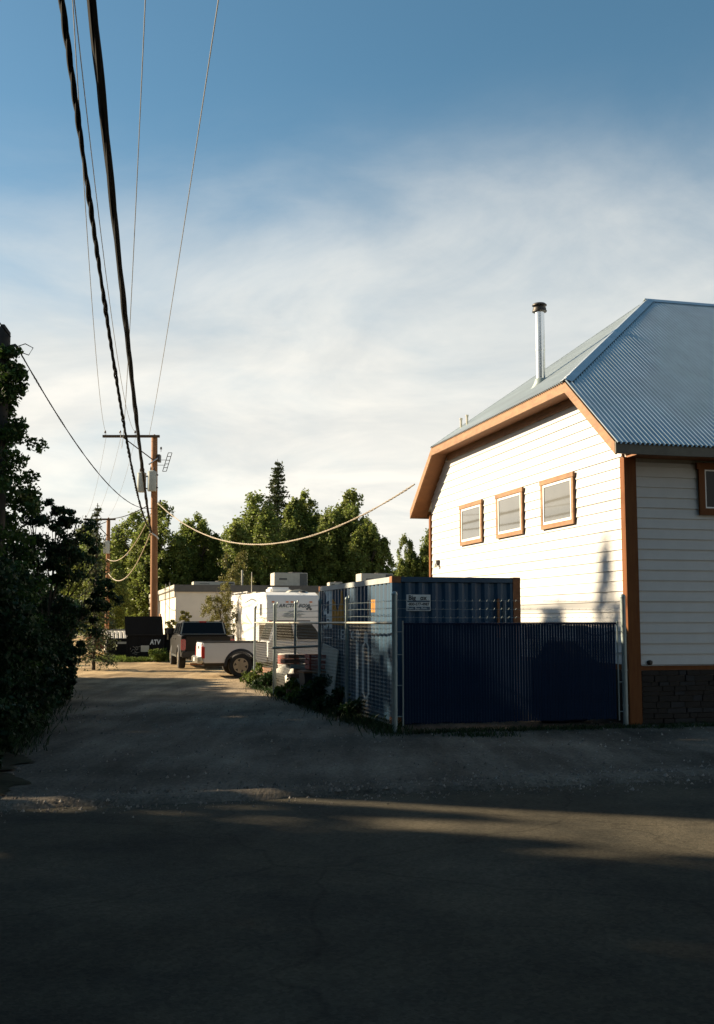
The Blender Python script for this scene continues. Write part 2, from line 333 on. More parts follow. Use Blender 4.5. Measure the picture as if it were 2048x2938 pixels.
# ------------------------------------------------------------------ ground
def wob(x, y, s=1.0):
    return (math.sin(x*1.3*s + 1.7*y*s) + math.sin(2.1*x*s - 1.1*y*s + 2) + math.sin(0.7*x*s + 2.9*y*s + 4) * .7) / 2.7
def kerb_v(x): return 11.62 + 0.2725 * x           # edge of the asphalt in world y at x
def build_ground():
    o = MB().add([(-900,-400,-.10),(900,-400,-.10),(900,1500,-.10),(-900,1500,-.10)], [(0,1,2,3)]).build('ground', M_GROUND); tag(o, kind='structure')
    # gravel lane and lot, gently uneven
    xs = np.concatenate([np.arange(-60, -9, 2.0), np.arange(-9, 9, 0.22), np.arange(9, 40, 2.0)])
    ys = np.concatenate([np.arange(0, 4, 0.09), np.arange(4, 26, 0.4), np.arange(26, 130, 2.5)])
    vs = []; nx = len(xs)
    for j, t in enumerate(ys):
        for x in xs:
            edge = kerb_v(x) + 0.10*wob(x*1.1, 0.3) + 0.05*wob(x*4, 1.9)
            y = edge + t
            near = max(0, 1 - t/1.1)
            z = 0.012*wob(x*.9, y*.9) + 0.010*wob(x*2.7, y*2.2) - 0.006
            z += 0.045*math.exp(-((t-0.28)/0.14)**2) * (0.55 + 0.45*wob(x*1.9, 2.2)) - (0.05 if t < 0.09 else 0.0)
            rut = 0.0
            px = x + 0.255*(y-17)
            for c0 in (-3.6, -1.9): rut -= 0.02*math.exp(-((px-c0)/0.32)**2)
            if y > 14: z += rut
            vs.append((x, y, z))
    fs = [(j*nx+i, j*nx+i+1, (j+1)*nx+i+1, (j+1)*nx+i) for j in range(len(ys)-1) for i in range(nx-1)]
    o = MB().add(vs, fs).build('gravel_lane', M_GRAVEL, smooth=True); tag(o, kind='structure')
    # asphalt road
    xs = np.concatenate([np.arange(-80, -8, 4.0), np.arange(-8, 8, 0.25), np.arange(8, 81, 4.0)]); vs = []; nx = len(xs)
    ts = [0.25, 0.0, -0.2, -0.5, -1, -2, -3, -4, -6, -8, -10, -13, -20]
    for t in ts:
        for x in xs: vs.append((x, kerb_v(x) + t, -0.040 + 0.008*wob(x*.5, t*.7) - (0.02 if t > 0.2 else 0) + 0.004*abs(t)**.5))
    fs = [(j*nx+i, j*nx+i+1, (j+1)*nx+i+1, (j+1)*nx+i) for j in range(len(ts)-1) for i in range(nx-1)]
    o = MB().add(vs, fs).build('road', M_ASPH, smooth=True); tag(o, kind='structure')
    # loose stones along the edge of the asphalt and on the lane
    vs = []; fs = []
    m = MB()
    for i in range(4600):
        if i < 2600:
            x = random.uniform(-5, 6.5); y = kerb_v(x) + random.gauss(0.15, 0.35); 
        else:
            x = random.uniform(-6, 6); y = random.uniform(kerb_v(x), 24)
        r = random.choice([.008, .010, .014, .022, .012]) * random.uniform(.7, 1.4)
        if i % 90 == 0: r *= 1.7
        z = (-.036 if y < kerb_v(x) + .02 else 0.005)
        a = random.random()*6.28; q = [(r*math.cos(a+k*2.09)*random.uniform(.8, 1.2), r*math.sin(a+k*2.09)*random.uniform(.8, 1.2)) for k in range(3)]
        m.add([(x+q[0][0], y+q[0][1], z-.01), (x+q[1][0], y+q[1][1], z-.01), (x+q[2][0], y+q[2][1], z-.01), (x+r*.2, y, z+r*.75)], [(0,1,3),(1,2,3),(2,0,3)])
    o = m.build('loose_gravel', M_STONEBIT); tag(o, 'loose grey stones scattered along the asphalt edge', 'gravel', kind='stuff')
build_ground()
def build_verge():
    n = 240; vs = []; 
    for i in range(n+1):
        y = 10.6 + 26.6*i/n; xe = -3.95 - .255*(y-12.5) + .20*wob(y*1.7, .4) + .14*wob(y*5, 2) + .08*wob(y*13, 3)
        vs += [(xe, y, .012 + .01*wob(y*3, 1)), (xe-.5, y, .07), (xe-2.5, y, .10), (xe-7, y, .06)]
    fs = [(4*i+k, 4*i+k+1, 4*i+k+5, 4*i+k+4) for i in range(n) for k in range(3)]
    o = MB().add(vs, fs).build('verge', M_SOIL, smooth=True); tag(o, kind='structure')
build_verge()

# ------------------------------------------------------------------ white house
def build_house():
    H = thing('white_house', 'white clapboard house with clipped gable and blue-grey corrugated metal roof', 'house', (4.5, 18.4, 0), ALPHA)
    Z0, SL, HW = 4.92, 0.765, 6.05             # eave height, slope, half width (u)
    UA, UB = 1.97, 2*HW - 1.97                 # hip eave corners
    LX = 13.0                                  # length along the ridge
    RV = 4.18                                  # ridge end
    ZH = Z0 + SL*UA; ZR = Z0 + SL*HW
    # backing wall
    poly = [(.52, 0), (11.58, 0), (11.58, 4.75), (10.0, 6.05), (2.1, 6.05), (.52, 4.75)]
    MB().prism(poly, 'x', .475, LX-.5).build('wall', M_WALLCORE, H)
    def under(y):                               # underside of the roof where it meets the gable wall
        y2 = min(y, 2*HW - y); return min(Z0 - .235 + SL*y2 + .02, ZH - .2)
    # clapboards on the gable end
    E = 0.186; z = 1.03; k = 0
    while z < 6.2:
        zt = min(z + E + .02, 6.22)
        if zt - z < 0.03: break
        def lim(zz):
            a = max(.60, (zz - Z0 + .235) / SL); return a, 2*HW - a if a > .60 else 11.5
        a0, b0 = lim(z); a1, b1 = lim(zt)
        cuts = [0.0, 1.0]
        if k % 3 == 1: cuts = [0, random.uniform(.2, .8), 1]
        if k == 14: cuts = [0, .17, 1]
        for c0, c1 in zip(cuts[:-1], cuts[1:]):
            g = .0025
            ya0 = a0 + (b0-a0)*c0 + (g if c0 else 0); yb0 = a0 + (b0-a0)*c1 - (g if c1 < 1 else 0)
            ya1 = a1 + (b1-a1)*c0 + (g if c0 else 0); yb1 = a1 + (b1-a1)*c1 - (g if c1 < 1 else 0)
            dx = random.uniform(-.0015, .0015)
            MB().hexa([(.4235+dx, ya0, z), (.466, ya0, z), (.466, yb0, z), (.4235+dx, yb0, z)],
                      [(.446+dx, ya1, zt), (.466, ya1, zt), (.466, yb1, zt), (.446+dx, yb1, zt)]).build('siding_board', M_SIDING, H)
        z += E; k += 1
    # clapboards on the front
    z = 1.03
    while z < 4.62:
        zt = min(z + E + .02, 4.64); dx = random.uniform(-.0015, .0015)
        cuts = [.62, LX-.6] if random.random() < .6 else [.62, random.uniform(3.5, 8), LX-.6]
        for x0, x1 in zip(cuts[:-1], cuts[1:]):
            MB().hexa([(x0, .471+dx, z), (x1-.004, .471+dx, z), (x1-.004, .516, z), (x0, .516, z)],
                      [(x0, .496+dx, zt), (x1-.004, .496+dx, zt), (x1-.004, .516, zt), (x0, .516, zt)]).build('siding_board', M_SIDING, H)
        z += E
    # corner trim, frieze, water table
    MB().box(.385, .47, .47, .60, .0, 4.72).build('corner_trim', M_TRIM, H, bevel=.004)
    MB().box(.385, .62, .440, .469, .0, 4.70).build('corner_trim', M_TRIM, H)
    MB().box(.385, .47, 11.50, 11.62, .0, 4.72).build('corner_trim', M_TRIM, H)
    MB().box(.621, LX-.5, .455, .51, .935, 1.028).build('water_table', M_TRIM, H)
    MB().box(.621, LX-.5, .425, .455, 1.012, 1.022).build('drip_flashing', M_GALV, H)
    MB().box(.425, .47, .601, 11.49, .935, 1.028).build('water_table', M_TRIM, H)
    # ledge stone base, front
    z = .0; r = 0
    while z < .92:
        h = random.choice([.075, .09, .11, .06]); h = min(h, .93 - z)
        x = .625
        while x < 3.4:
            w = random.uniform(.14, .42); d = random.uniform(.0, .025)
            MB().box(x, x + w - .008, .455 - d, .52, z + .004, z + h - .004).build('stone', M_STONE if random.random() < .75 else M_STONE2, H, bevel=.006)
            x += w
        z += h
    MB().box(3.42, LX-.5, .47, .52, 0, .93).build('stone_base', M_STONE, H)
    MB().box(.43, .474, .605, 11.49, 0, .93).build('stone_base', M_STONE, H)
    # corrugated roof sheets
    def sheet(name, fn, n, lo, hi, width_axis):
        pass
    PITCH = .092
    def wave(t): return   .019 * math.sin(2*math.pi*t/PITCH)
    # front slope: columns along x
    m = MB(); n = int(LX/PITCH*6); vs = []
    for i in range(n+1):
        x = LX*i/n; ytop = UA + (HW-UA)*min(1, x/RV)
        for y in (-.06, ytop): vs.append((x, y, Z0 + SL*y + wave(x)))
    m.add(vs, [(2*i, 2*i+2, 2*i+3, 2*i+1) for i in range(n)])
    rf = m.build('roof_sheet', M_ROOF, H, smooth=True)
    m = MB(); vs = []; n2 = 60
    for i in range(n2+1):
        x = LX*i/n2; ytop = 2*HW - (UA + (HW-UA)*min(1, x/RV))
        for y in (2*HW + .06, ytop): vs.append((x, y, Z0 + SL*(2*HW - y)))
    m.add(vs, [(2*i, 2*i+1, 2*i+3, 2*i+2) for i in range(n2)]); m.build('roof_sheet', M_ROOF, H)
    m = MB(); n = int((UB-UA)/PITCH*6); vs = []
    hs = (ZR-ZH)/RV
    for i in range(n+1):
        y = UA + (UB-UA)*i/n; xt = RV * (1 - abs(y-HW)/(HW-UA))
        xt = max(xt, 0)
        for x in (-.05, xt): vs.append((x, y, ZH + hs*x + wave(y)))
    m.add(vs, [(2*i, 2*i+2, 2*i+3, 2*i+1) for i in range(n)]); hip = m.build('roof_sheet', M_ROOF, H, smooth=True)
    # caps
    def cap(p, q, w, name, n1, n2):
        p, q = Vector(p), Vector(q); n1 = Vector(n1).normalized(); n2 = Vector(n2).normalized(); t = (q-p).normalized()
        up = (n1+n2).normalized()*.024
        a = n1.cross(t).normalized()*w; b = n2.cross(t).normalized()*w
        if a.z > 0: a = -a
        if b.z > 0: b = -b
        if (a-b).length < 1e-4: b = -a
        o1, o2 = n1*.018, n2*.018
        m = MB().add([p+up, q+up, q+a+o1, p+a+o1, p+b+o2, q+b+o2], [(0,1,2,3),(1,0,4,5)])
        return m.build(name, M_ROOF2, H)
    nf = (0, -SL, 1); nb = (0, SL, 1); nh = (-hs, 0, 1)
    cap((RV-.1, HW, ZR), (LX, HW, ZR), .16, 'ridge_cap', nf, nb)
    cap((0, UA, ZH), (RV, HW, ZR), .15, 'hip_cap', nf, nh)
    cap((0, UB, ZH), (RV, HW, ZR), .15, 'hip_cap', nb, nh)
    # fascia boards
    F = .215
    def fb(p, q, out, name='fascia', m=M_WOOD, h=F, th=.035, drop=.03):
        p, q, out = Vector(p), Vector(q), Vector(out)*th; dz = Vector((0,0,-h)); d0 = Vector((0,0,-drop))
        return MB().hexa([p+d0+dz, q+d0+dz, q+d0+dz+out, p+d0+dz+out], [p+d0, q+d0, q+d0+out, p+d0+out]).build(name, m, H)
    fb((.02, .0, Z0), (.02, UA, ZH), (-1, 0, 0))
    fb((.02, UA+.002, ZH), (.02, UB-.002, ZH), (-1, 0, 0))
    fb((.02, UB, ZH), (.02, 2*HW, Z0), (-1, 0, 0))
    fb((-.015, .02, Z0), (LX, .02, Z0), (0, -1, 0), 'gutter', M_GUTTER, .205, .05, .02)
    fb((-.01, 2*HW-.02, Z0), (LX, 2*HW-.02, Z0), (0, 1, 0))
    # soffits (underside)
    s = .21
    def soff(a, b, c, d): MB().hexa([a, b, c, d], [tuple(Vector(q)+Vector((0,0,.03))) for q in (a,b,c,d)]).build('soffit', M_SOFFIT, H)
    soff((.022, .02, Z0-s), (.46, .02, Z0-s), (.46, UA, ZH-s), (.022, UA, ZH-s))
    soff((.022, UA+.01, ZH-s), (.46, UA+.01, ZH-s), (.46, UB-.01, ZH-s), (.022, UB-.01, ZH-s))
    soff((.022, UB, ZH-s), (.46, UB, ZH-s), (.46, 2*HW-.02, Z0-s), (.022, 2*HW-.02, Z0-s))
    soff((.462, .022, Z0-s), (LX, .022, Z0-s), (LX, .50, Z0-s), (.462, .50, Z0-s))
    for dz in (.045,):                           # frieze under the hip soffit
        MB().box(.395, .43, 2.05, 10.05, ZH-s-.17, ZH-s-.001).build('frieze_board', M_WOOD, H)
    # flue
    fx, fy = .95, 5.2; fz = ZH + hs*fx
    fl = MB().lathe([(.105, fz-.1), (.105, fz+.72), (.112, fz+.72), (.112, fz+.76), (.105, fz+.76), (.105, 8.78)], fx, fy, 28).build('stove_flue', M_STEEL, H, smooth=True)
    MB().lathe([(.03, 8.98), (.13, 8.955), (.165, 8.925), (.165, 8.905), (.10, 8.90), (.10, 8.86), (.15, 8.85), (.15, 8.80), (.165, 8.79), (.165, 8.765), (.107, 8.765)][::-1], fx, fy, 28).build('flue_cap', M_DKMETAL, fl, smooth=True)
    MB().lathe([(.24, fz-.17), (.15, fz-.02), (.125, fz+.07), (.108, fz+.085)], fx, fy, 24).build('flashing_cone', M_GALV, fl, smooth=True)
    MB().tube([(fx+.12, fy+.08, fz+.0), (fx+.12, fy+.08, 8.75)], .012, 6).build('flue_brace', M_GALV, fl)
    for vy, vx in ((8.55, .42), (9.0, .42)):
        vz = ZH + hs*vx
        MB().lathe([(.03, vz-.05), (.03, vz+.22), (.04, vz+.22), (.04, vz+.26)], vx, vy, 10).build('vent_pipe', M_CREAMBAND, H)
    # gable windows
    for i, (y0, y1) in enumerate(((2.50, 4.05), (5.03, 6.58), (7.52, 9.07))):
        z0, z1 = 3.70, 4.72; c = .092
        W = MB().box(.375, .415, y0+c, y1-c, z0, z0+c).build('window', M_WOOD, H)          # sill board
        MB().box(.366, .415, y0-.03, y1+.03, z1-c, z1+.01).build('head_casing', M_WOOD, W, bevel=.004)
        MB().box(.375, .415, y0, y0+c-.001, z0, z1-c-.001).build('side_casing', M_WOOD, W)
        MB().box(.375, .415, y1-c+.001, y1, z0, z1-c-.001).build('side_casing', M_WOOD, W)
        f = MB(); a, b, p, q = y0+c+.002, y1-c-.002, z0+c+.002, z1-c-.002; t = .05
        f.box(.386, .415, a, b, p, p+t).box(.386, .415, a, b, q-t, q).box(.386, .415, a, a+t, p+t+.0005, q-t-.0005).box(.386, .415, b-t, b, p+t+.0005, q-t-.0005)
        f.build('sash', M_WHITEFR, W)
        MB().box(.398, .407, a+t, b-t, p+t, q-t).build('pane', M_GLASSH, W)
    # front window
    x0, x1, z0, z1, c = 1.87, 3.4, 3.71, 4.66, .12; yo = -.016
    W = MB().box(x0+c, x1-c, .414, .462, z0, z0+c).build('window', M_TRIM, H)
    MB().box(x0-.04, x1+.04, .410, .462, z1-c, z1).build('head_casing', M_TRIM, W)
    MB().box(x0, x0+c-.001, .414, .462, z0, z1-c-.001).build('side_casing', M_TRIM, W)
    MB().box(x1-c+.001, x1, .414, .462, z0, z1-c-.001).build('side_casing', M_TRIM, W)
    a, b, p, q, t = x0+c+.002, x1-c-.002, z0+c+.002, z1-c-.002, .025
    MB().box(a, b, .426, .462, p, p+t).box(a, b, .426, .462, q-t, q).box(a, a+t, .426, .462, p+t, q-t).box(b-t, b, .426, .462, p+t, q-t).build('sash', M_WHITEFR, W)
    MB().box(a+t, b-t, .437, .462, p+t, q-t).build('pane', M_GLASS, W)
    # small fittings on the gable wall
    L = MB().box(.36, .425, 10.85, 10.97, 3.30, 3.44).build('wall_lamp', M_DKMETAL, H)
    MB().lathe([(.02, 3.24), (.055, 3.27), (.06, 3.33), (.03, 3.37)], .34, 10.91, 12).build('lamp_shade', M_WHITEFR, L, smooth=True)
    MB().box(.33, .425, 2.15, 2.42, 1.45, 1.72).build('meter_box', M_DKMETAL, H, bevel=.01)
    MB().box(.33, .425, 4.6, 4.9, 1.42, 1.68).build('meter_box', M_DKMETAL, H, bevel=.01)
    MB().tube([(.40, 1.0 + .23*i, 1.63 - .10*math.sin(math.pi*i/6)) for i in range(7)], .02, 6).build('hose', M_CABLE, H)
    MB().tube([(.41, 2.5, 1.70), (.41, 6.2, 1.72)], .02, 6).build('conduit', M_GALV, H)
    MB().lathe([(.035, 1.03), (.05, 1.05), (.05, 1.09), (.02, 1.11)], .80, .46, 10).build('hose_tap', M_DKMETAL, H)
    return H
build_house()

# ------------------------------------------------------------------ shipping container
def build_container():
    C = thing('shipping_container', 'weathered dark blue shipping container with white lettering behind the fence', 'container', (0.62, 19.0, 0), ALPHA)
    W, Lg, Ht = 2.44, 6.1, 2.59
    p0, p1, dep = .14, Lg-.14, .036
    def profile(t, pitch):                       # trapezoid wave, 0 = outermost
        q = (t % pitch) / pitch
        if q < .26: return 0.0
        if q < .5: return dep*(q-.26)/.24
        if q < .76: return dep
        return dep*(1-(q-.76)/.24)
    SP = .277
    def breaks(a, b, pitch):
        out = [a]; k = math.floor(a/pitch)
        while k*pitch < b:
            for q in (0, .26, .5, .76):
                t = (k+q)*pitch
                if a < t < b: out.append(t)
            k += 1
        return out + [b]
    B = breaks(p0, p1, SP)
    for xs, sg, nm in ((.012, 1, 'side_wall'), (W-.012, -1, 'side_wall')):
        vs = []
        for t in B: vs += [(xs + sg*profile(t, SP), t, .16), (xs + sg*profile(t, SP), t, Ht-.11)]
        MB().add(vs, [(2*i, 2*i+2, 2*i+3, 2*i+1) for i in range(len(B)-1)]).build(nm, M_CONT, C)
    EP = .25; Be = breaks(.14, W-.14, EP)
    for ys, sg in ((.012, 1), (Lg-.012, -1)):
        vs = []
        for t in Be: vs += [(t, ys + sg*profile(t, EP), .16), (t, ys + sg*profile(t, EP), Ht-.11)]
        MB().add(vs, [(2*i, 2*i+2, 2*i+3, 2*i+1) for i in range(len(Be)-1)]).build('end_wall', M_CONT, C)
    MB().box(.05, W-.05, .05, Lg-.05, Ht-.05, Ht-.02).build('roof_panel', M_CONT, C)
    MB().box(.05, W-.05, .05, Lg-.05, .10, .15).build('floor_frame', M_DKMETAL, C)
    for x in (0, W-.14):
        for y in (0, Lg-.14):
            MB().box(x, x+.14, y, y+.14, .118, Ht-.118).build('corner_post', M_CONT if (x, y) != (W-.14, 0) else M_RUST, C)
            for z in (0, Ht-.118):
                MB().box(x-.004, x+.166 if x == 0 else x+.144, y-.004, y+.17 if y == 0 else y+.144, z, z+.118).build('corner_casting', M_RUST, C, bevel=.006)
    for x in (.0, W-.06):
        MB().box(x, x+.06, .171, Lg-.15, Ht-.112, Ht-.01).build('top_rail', M_CRAIL if x == 0 else M_CONT, C)  # lane-side top rail is paler than the others
        MB().box(x, x+.06, .171, Lg-.15, .03, .17).build('bottom_rail', M_CONT, C)
    for y in (.0, Lg-.06):
        MB().box(.171, W-.15, y, y+.06, Ht-.10, Ht-.01).build('top_rail', M_CONT, C)
        MB().box(.171, W-.15, y, y+.06, .03, .17).build('bottom_rail', M_CONT, C)
    # print that follows the corrugated side
    def wrap(me, name, cy, cz, off=.004):
        bm = bmesh.new(); bm.from_mesh(me)
        for v in bm.verts:
            x, z = v.co.x, v.co.y; v.co = Vector((0, cy - x, cz + z))
        ymin = min(v.co.y for v in bm.verts); ymax = max(v.co.y for v in bm.verts)
        for t in breaks(ymin, ymax, SP)[1:-1]:
            bmesh.ops.bisect_plane(bm, geom=bm.verts[:] + bm.edges[:] + bm.faces[:], plane_co=(0, t, 0), plane_no=(0, 1, 0))
        for v in bm.verts: v.co.x = .012 + profile(v.co.y, SP) - off
        me2 = bpy.data.meshes.new(name); bm.to_mesh(me2); bm.free(); me2.materials.append(me.materials[0])
        o = bpy.data.objects.new(name, me2); return link(o, C)
    def poly_mesh(polys, m):
        me = bpy.data.meshes.new('p'); vs = []; fs = []
        for p in polys: fs.append(tuple(range(len(vs), len(vs)+len(p)))); vs += [(x, y, 0) for x, y in p]
        me.from_pydata(vs, [], fs); me.materials.append(m); return me
    wrap(text_mesh('IEE K YORK', .30, M_PRINT, sx=1.25), 'lettering', 3.25, 1.50)
    wrap(text_mesh('6', .22, M_PRINT), 'lettering', .98, 1.50)
    # tall stencilled digits
    wrap(poly_mesh([[(-.11, .62), (.0, .52), (.15, .52), (.15, -.62), (-.11, -.62)]], M_PRINT), 'digit', 2.62, .86)
    o_out = [(-.28, .45), (0, .75), (.28, .45), (.28, -.45), (0, -.78), (-.28, -.45)]; o_in = [(-.12, .38), (0, .52), (.12, .38), (.12, -.38), (0, -.52), (-.12, -.38)]
    wrap(poly_mesh([[o_out[i], o_out[(i+1) % 6], o_in[(i+1) % 6], o_in[i]] for i in range(6)], M_PRINT), 'digit', 1.92, .86)
    wrap(poly_mesh([[(-.07, .62), (.07, .62), (.07, .22), (-.07, .22)]], M_PRINT), 'digit', 3.72, .86)
    wrap(poly_mesh([[(-.02, .45), (.04, .45), (.04, -.62), (-.02, -.62)]], M_PRINT), 'digit', 3.2, .86)
    # placard and orange mark
    wrap(poly_mesh([[(-.40, .42), (.40, .42), (.40, -.42), (-.40, -.42)]], M_PRINT), 'placard', 5.30, 2.05)
    wrap(poly_mesh([[(-.42, .02), (.42, .02), (.42, -.0), (-.42, -.0)], [(.40, .6), (.42, .6), (.42, 0), (.40, 0)]], M_PRINT), 'placard_border', 5.28, 1.42)
    wrap(poly_mesh([[(-.36, .36), (-.22, .38), (-.10, .10), (-.25, -.05)], [(-.05, .12), (.20, .22), (.25, -.05), (.05, -.12)], [(-.38, -.15), (-.12, -.12), (-.2, -.38), (-.36, -.36)]], M_CONT), 'picture_print', 5.30, 2.07, .008)
    wrap(text_mesh('371', .30, M_BLACK), 'lettering', 5.20, 1.72, .008)
    wrap(poly_mesh([[(-.62, .22), (-.45, .26), (-.33, .10), (-.20, .20), (-.12, -.05), (-.02, -.02), (.10, .05), (.22, .38), (.40, .42), (.46, -.32), (-.55, -.30)]], M_ORANGE), 'orange_print', 4.25, 2.02)
    wrap(poly_mesh([[(-.12, .12), (.12, .12), (.12, -.12), (-.12, -.12)]], M_ORANGE), 'orange_print', 1.35, 2.08)
    wrap(poly_mesh([[(-.03, .16), (.03, .16), (.03, -.16), (-.03, -.16)]], M_BLACK), 'dark_mark', 1.0, 2.28)
    wrap(poly_mesh([[(-.09, .14), (.09, .14), (.09, -.14), (-.09, -.14)]], M_BLACK), 'dark_mark', 1.75, 2.05)
    # hire sign on the end wall
    sx, sz = .49, 2.12
    S = MB().box(sx-.225, sx+.225, -.002, .010, sz-.145, sz+.145).build('hire_sign', M_SIGNW, C, bevel=.003)
    S['label'] = 'small white rental sign with phone number'
    MB().box(sx-.21, sx+.21, -.005, -.001, sz-.13, sz-.07).build('sign_band', M_CONT, S)
    MB().box(sx-.21, sx+.21, -.005, -.001, sz+.012, sz+.034).build('sign_band', M_CONT, S)
    place_text(text_mesh('Big', .115, M_BLACK, bold=.003), (sx-.12, -.005, sz+.085), FRONT, S)
    place_text(text_mesh('ox', .115, M_BLACK, bold=.003), (sx+.09, -.005, sz+.085), FRONT, S)
    place_text(text_mesh('-800-577-4987', .068, M_BLACK, bold=.002, sx=.98), (sx, -.005, sz-.028), FRONT, S)
    place_text(text_mesh('Rent. Buy. Relo.', .062, M_SIGNW, bold=.001, sx=.95), (sx-.02, -.008, sz-.10), FRONT, S)
    MB().box(1.98, 2.02, -.03, .02, 1.5, 2.2).build('lock_rod', M_RUST, C)
    MB().box(2.12, 2.14, -.03, .02, 1.5, 2.17).build('lock_rod', M_CRAIL, C)
build_container()

# ------------------------------------------------------------------ fences
def zigzag(m, L, z0, z1, p, r, sign=1, y=0.0):
    n = int(L/p)
    for i in range(n):
        pts = []; k = 0; z = z0
        while z <= z1:
            pts.append((i*p + (p/2 if k % 2 else -p/2) * sign + p/2, y + (.003 if (k % 2) else -.003), z)); z += p*.55; k += 1
        m.tube(pts, r, 3, caps=False)
def barbed(L, z, parent):
    m = MB(); n = max(2, int(L/.5))
    m.tube([(L*i/n, .0, z - .012*math.sin(math.pi*((i*.5) % 2.4)/2.4)) for i in range(n+1)], .0026, 4)
    for i in range(int(L/.13)):
        x = .06 + i*.13
        m.tube([(x-.008, -.016, z-.014), (x+.008, .016, z+.010)], .0025, 3); m.tube([(x+.006, -.012, z+.014), (x-.006, .014, z-.016)], .0025, 3)
    m.build('barbed_wire', M_GALV, parent)
def post(x, y, top, r, parent, m=M_GALV):
    p = MB().lathe([(r, -.1), (r, top), (r*1.12, top), (r*1.12, top+.02), (r*.8, top+.05), (r*.2, top+.065)], x, y, 16).build('post', m, parent, smooth=True)
    for z in (.35, .95, 1.55):
        MB().lathe([(r*1.1, z-.015), (r*1.1, z+.015)], x, y, 14).build('tie_band', M_GALV, p)
    return p
def build_front_fence():
    P0, P1 = Vector((0.615, 17.642)), Vector((4.623, 18.677)); d = P1-P0; L = d.length
    F = thing('slatted_fence', 'blue privacy-slat chain-link gate between two galvanized posts', 'fence', (P0.x, P0.y, 0), math.atan2(d.y, d.x))
    post(0, 0, 2.22, .045, F); post(L, 0, 2.20, .045, F)
    # frame bars near the posts
    for x in (.14, L-.12):
        MB().tube([(x, .0, .10), (x, .0, 1.80)], .012, 6).build('tension_bar', M_GALV, F)
        for z in (.25, .75, 1.25, 1.62): MB().tube([(min(x, L if x > 1 else 0), 0, z), (max(x, L if x > 1 else 0), 0, z)], .008, 5).build('tie_band', M_GALV, F)
    MB().tube([(.14, .022, 1.752), (L-.12, .022, 1.752)], .016, 8).build('top_rail', M_BLUEWIRE, F)
    pitch = .0495; x = .185; i = 0
    base = MB().box(-.0212, .0212, -.004, .004, .13, 1.745).mesh('slat', M_BLUESLAT)
    while x < L-.15:
        o = bpy.data.objects.new('slat', base); link(o, F)
        o.location = (x + random.uniform(-.001, .001), random.uniform(-.001, .001), random.uniform(-.012, .008)); o.rotation_euler = (0, 0, random.uniform(-.05, .05)); x += pitch; i += 1
    m = MB(); 
    zz = MB(); zigzag(zz, L-.30, .11, 1.80, pitch, .0022, 1, -.010); zz.v = [(a+.16, b, c) for a, b, c in zz.v]
    tag(zz.build('chain_link_mesh', M_BLUEWIRE, F), kind='stuff')
    for z in (1.86, 2.0, 2.14): barbed(L, z, F)
build_front_fence()
def build_side_fence():
    P0, P1 = Vector((0.615, 17.642)), Vector((-2.91, 30.705)); d = P1-P0; L = d.length
    F = thing('chain_link_fence', 'bare galvanized chain-link fence with barbed wire running along the lane', 'fence', (P0.x, P0.y, 0), math.atan2(d.y, d.x))
    for t in (.23, .40, .585, .77, 1.0):
        x = L*t; post(x, 0, 2.20 if t < .9 else 2.16, .032, F)
        a = MB().tube([(x, 0, 2.05), (x+.02, -.06, 2.28)], .016, 6).build('barb_arm', M_GALV, F)
    post(.645*L, .35, 2.16, .025, F)
    MB().tube([(.06, .0, 1.765), (L*.55, .0, 1.755), (L, .0, 1.75)], .022, 8).build('top_rail', M_LINK, F)
    m = MB(); zigzag(m, L-.1, .03, 1.80, .060, .0021, 1, -.028); m.v = [(a+.06, b, c) for a, b, c in m.v]
    tag(m.build('chain_link_mesh', M_LINK, F), kind='stuff')
    for z in (1.88, 2.01, 2.13): barbed(L, z, F)
build_side_fence()

# ------------------------------------------------------------------ poles
def insulator(x, y, z, parent, m=M_INS):
    MB().lathe([(.012, z-.12), (.012, z), (.05, z), (.055, z+.03), (.03, z+.05), (.045, z+.07), (.045, z+.09), (.02, z+.12)], x, y, 10).build('insulator', m, parent, smooth=True)
def transformer(x, y, z0, z1, r, parent):
    t = MB().lathe([(r*.9, z0), (r, z0+.04), (r, z1-.05), (r*1.04, z1-.05), (r*1.04, z1-.02), (r*.5, z1+.04)], x, y, 18).build('transformer', M_XFMR, parent, smooth=True)
    for dx in (-.07, .09):
        MB().lathe([(.03, z1), (.045, z1+.05), (.03, z1+.09), (.045, z1+.14), (.03, z1+.18), (.01, z1+.24)], x+dx, y, 8).build('bushing', M_INS, t)
    MB().box(x+r*.2, x+r*1.35, y-.03, y+.03, z1-.2, z1-.14).box(x+r*.2, x+r*1.35, y-.03, y+.03, z0+.14, z0+.20).build('bracket', M_DKMETAL, t)
    return t
def utility_pole(name, label, loc, top, r0, r1, arm=None, m=M_POLE, xf=True, group='utility poles along the lane', lean=0.0):
    T = thing(name, label, 'utility pole', loc, 0, group)
    def X(z): return lean*z
    MB().tube([(X(z), 0, z) for z in np.linspace(-.3, top-.15, 6)] + [(X(top), 0, top)], [r0+(r1-r0)*i/5 for i in range(6)] + [.03], 16).build('pole_shaft', m, T, smooth=True)
    if arm:
        x0, x1, za, ins = arm
        A = MB().box(x0, x1, -r1-.11, -r1, za-.06, za+.06).build('crossarm', M_ARM, T, bevel=.008)
        MB().tube([(x0*.62, -r1-.05, za-.06), (X(za), -r1-.03, za-1.15)], .03, 6).build('arm_brace', M_ARM, T)
        for x in ins: insulator(x, -r1-.055, za+.16, T)
    return T
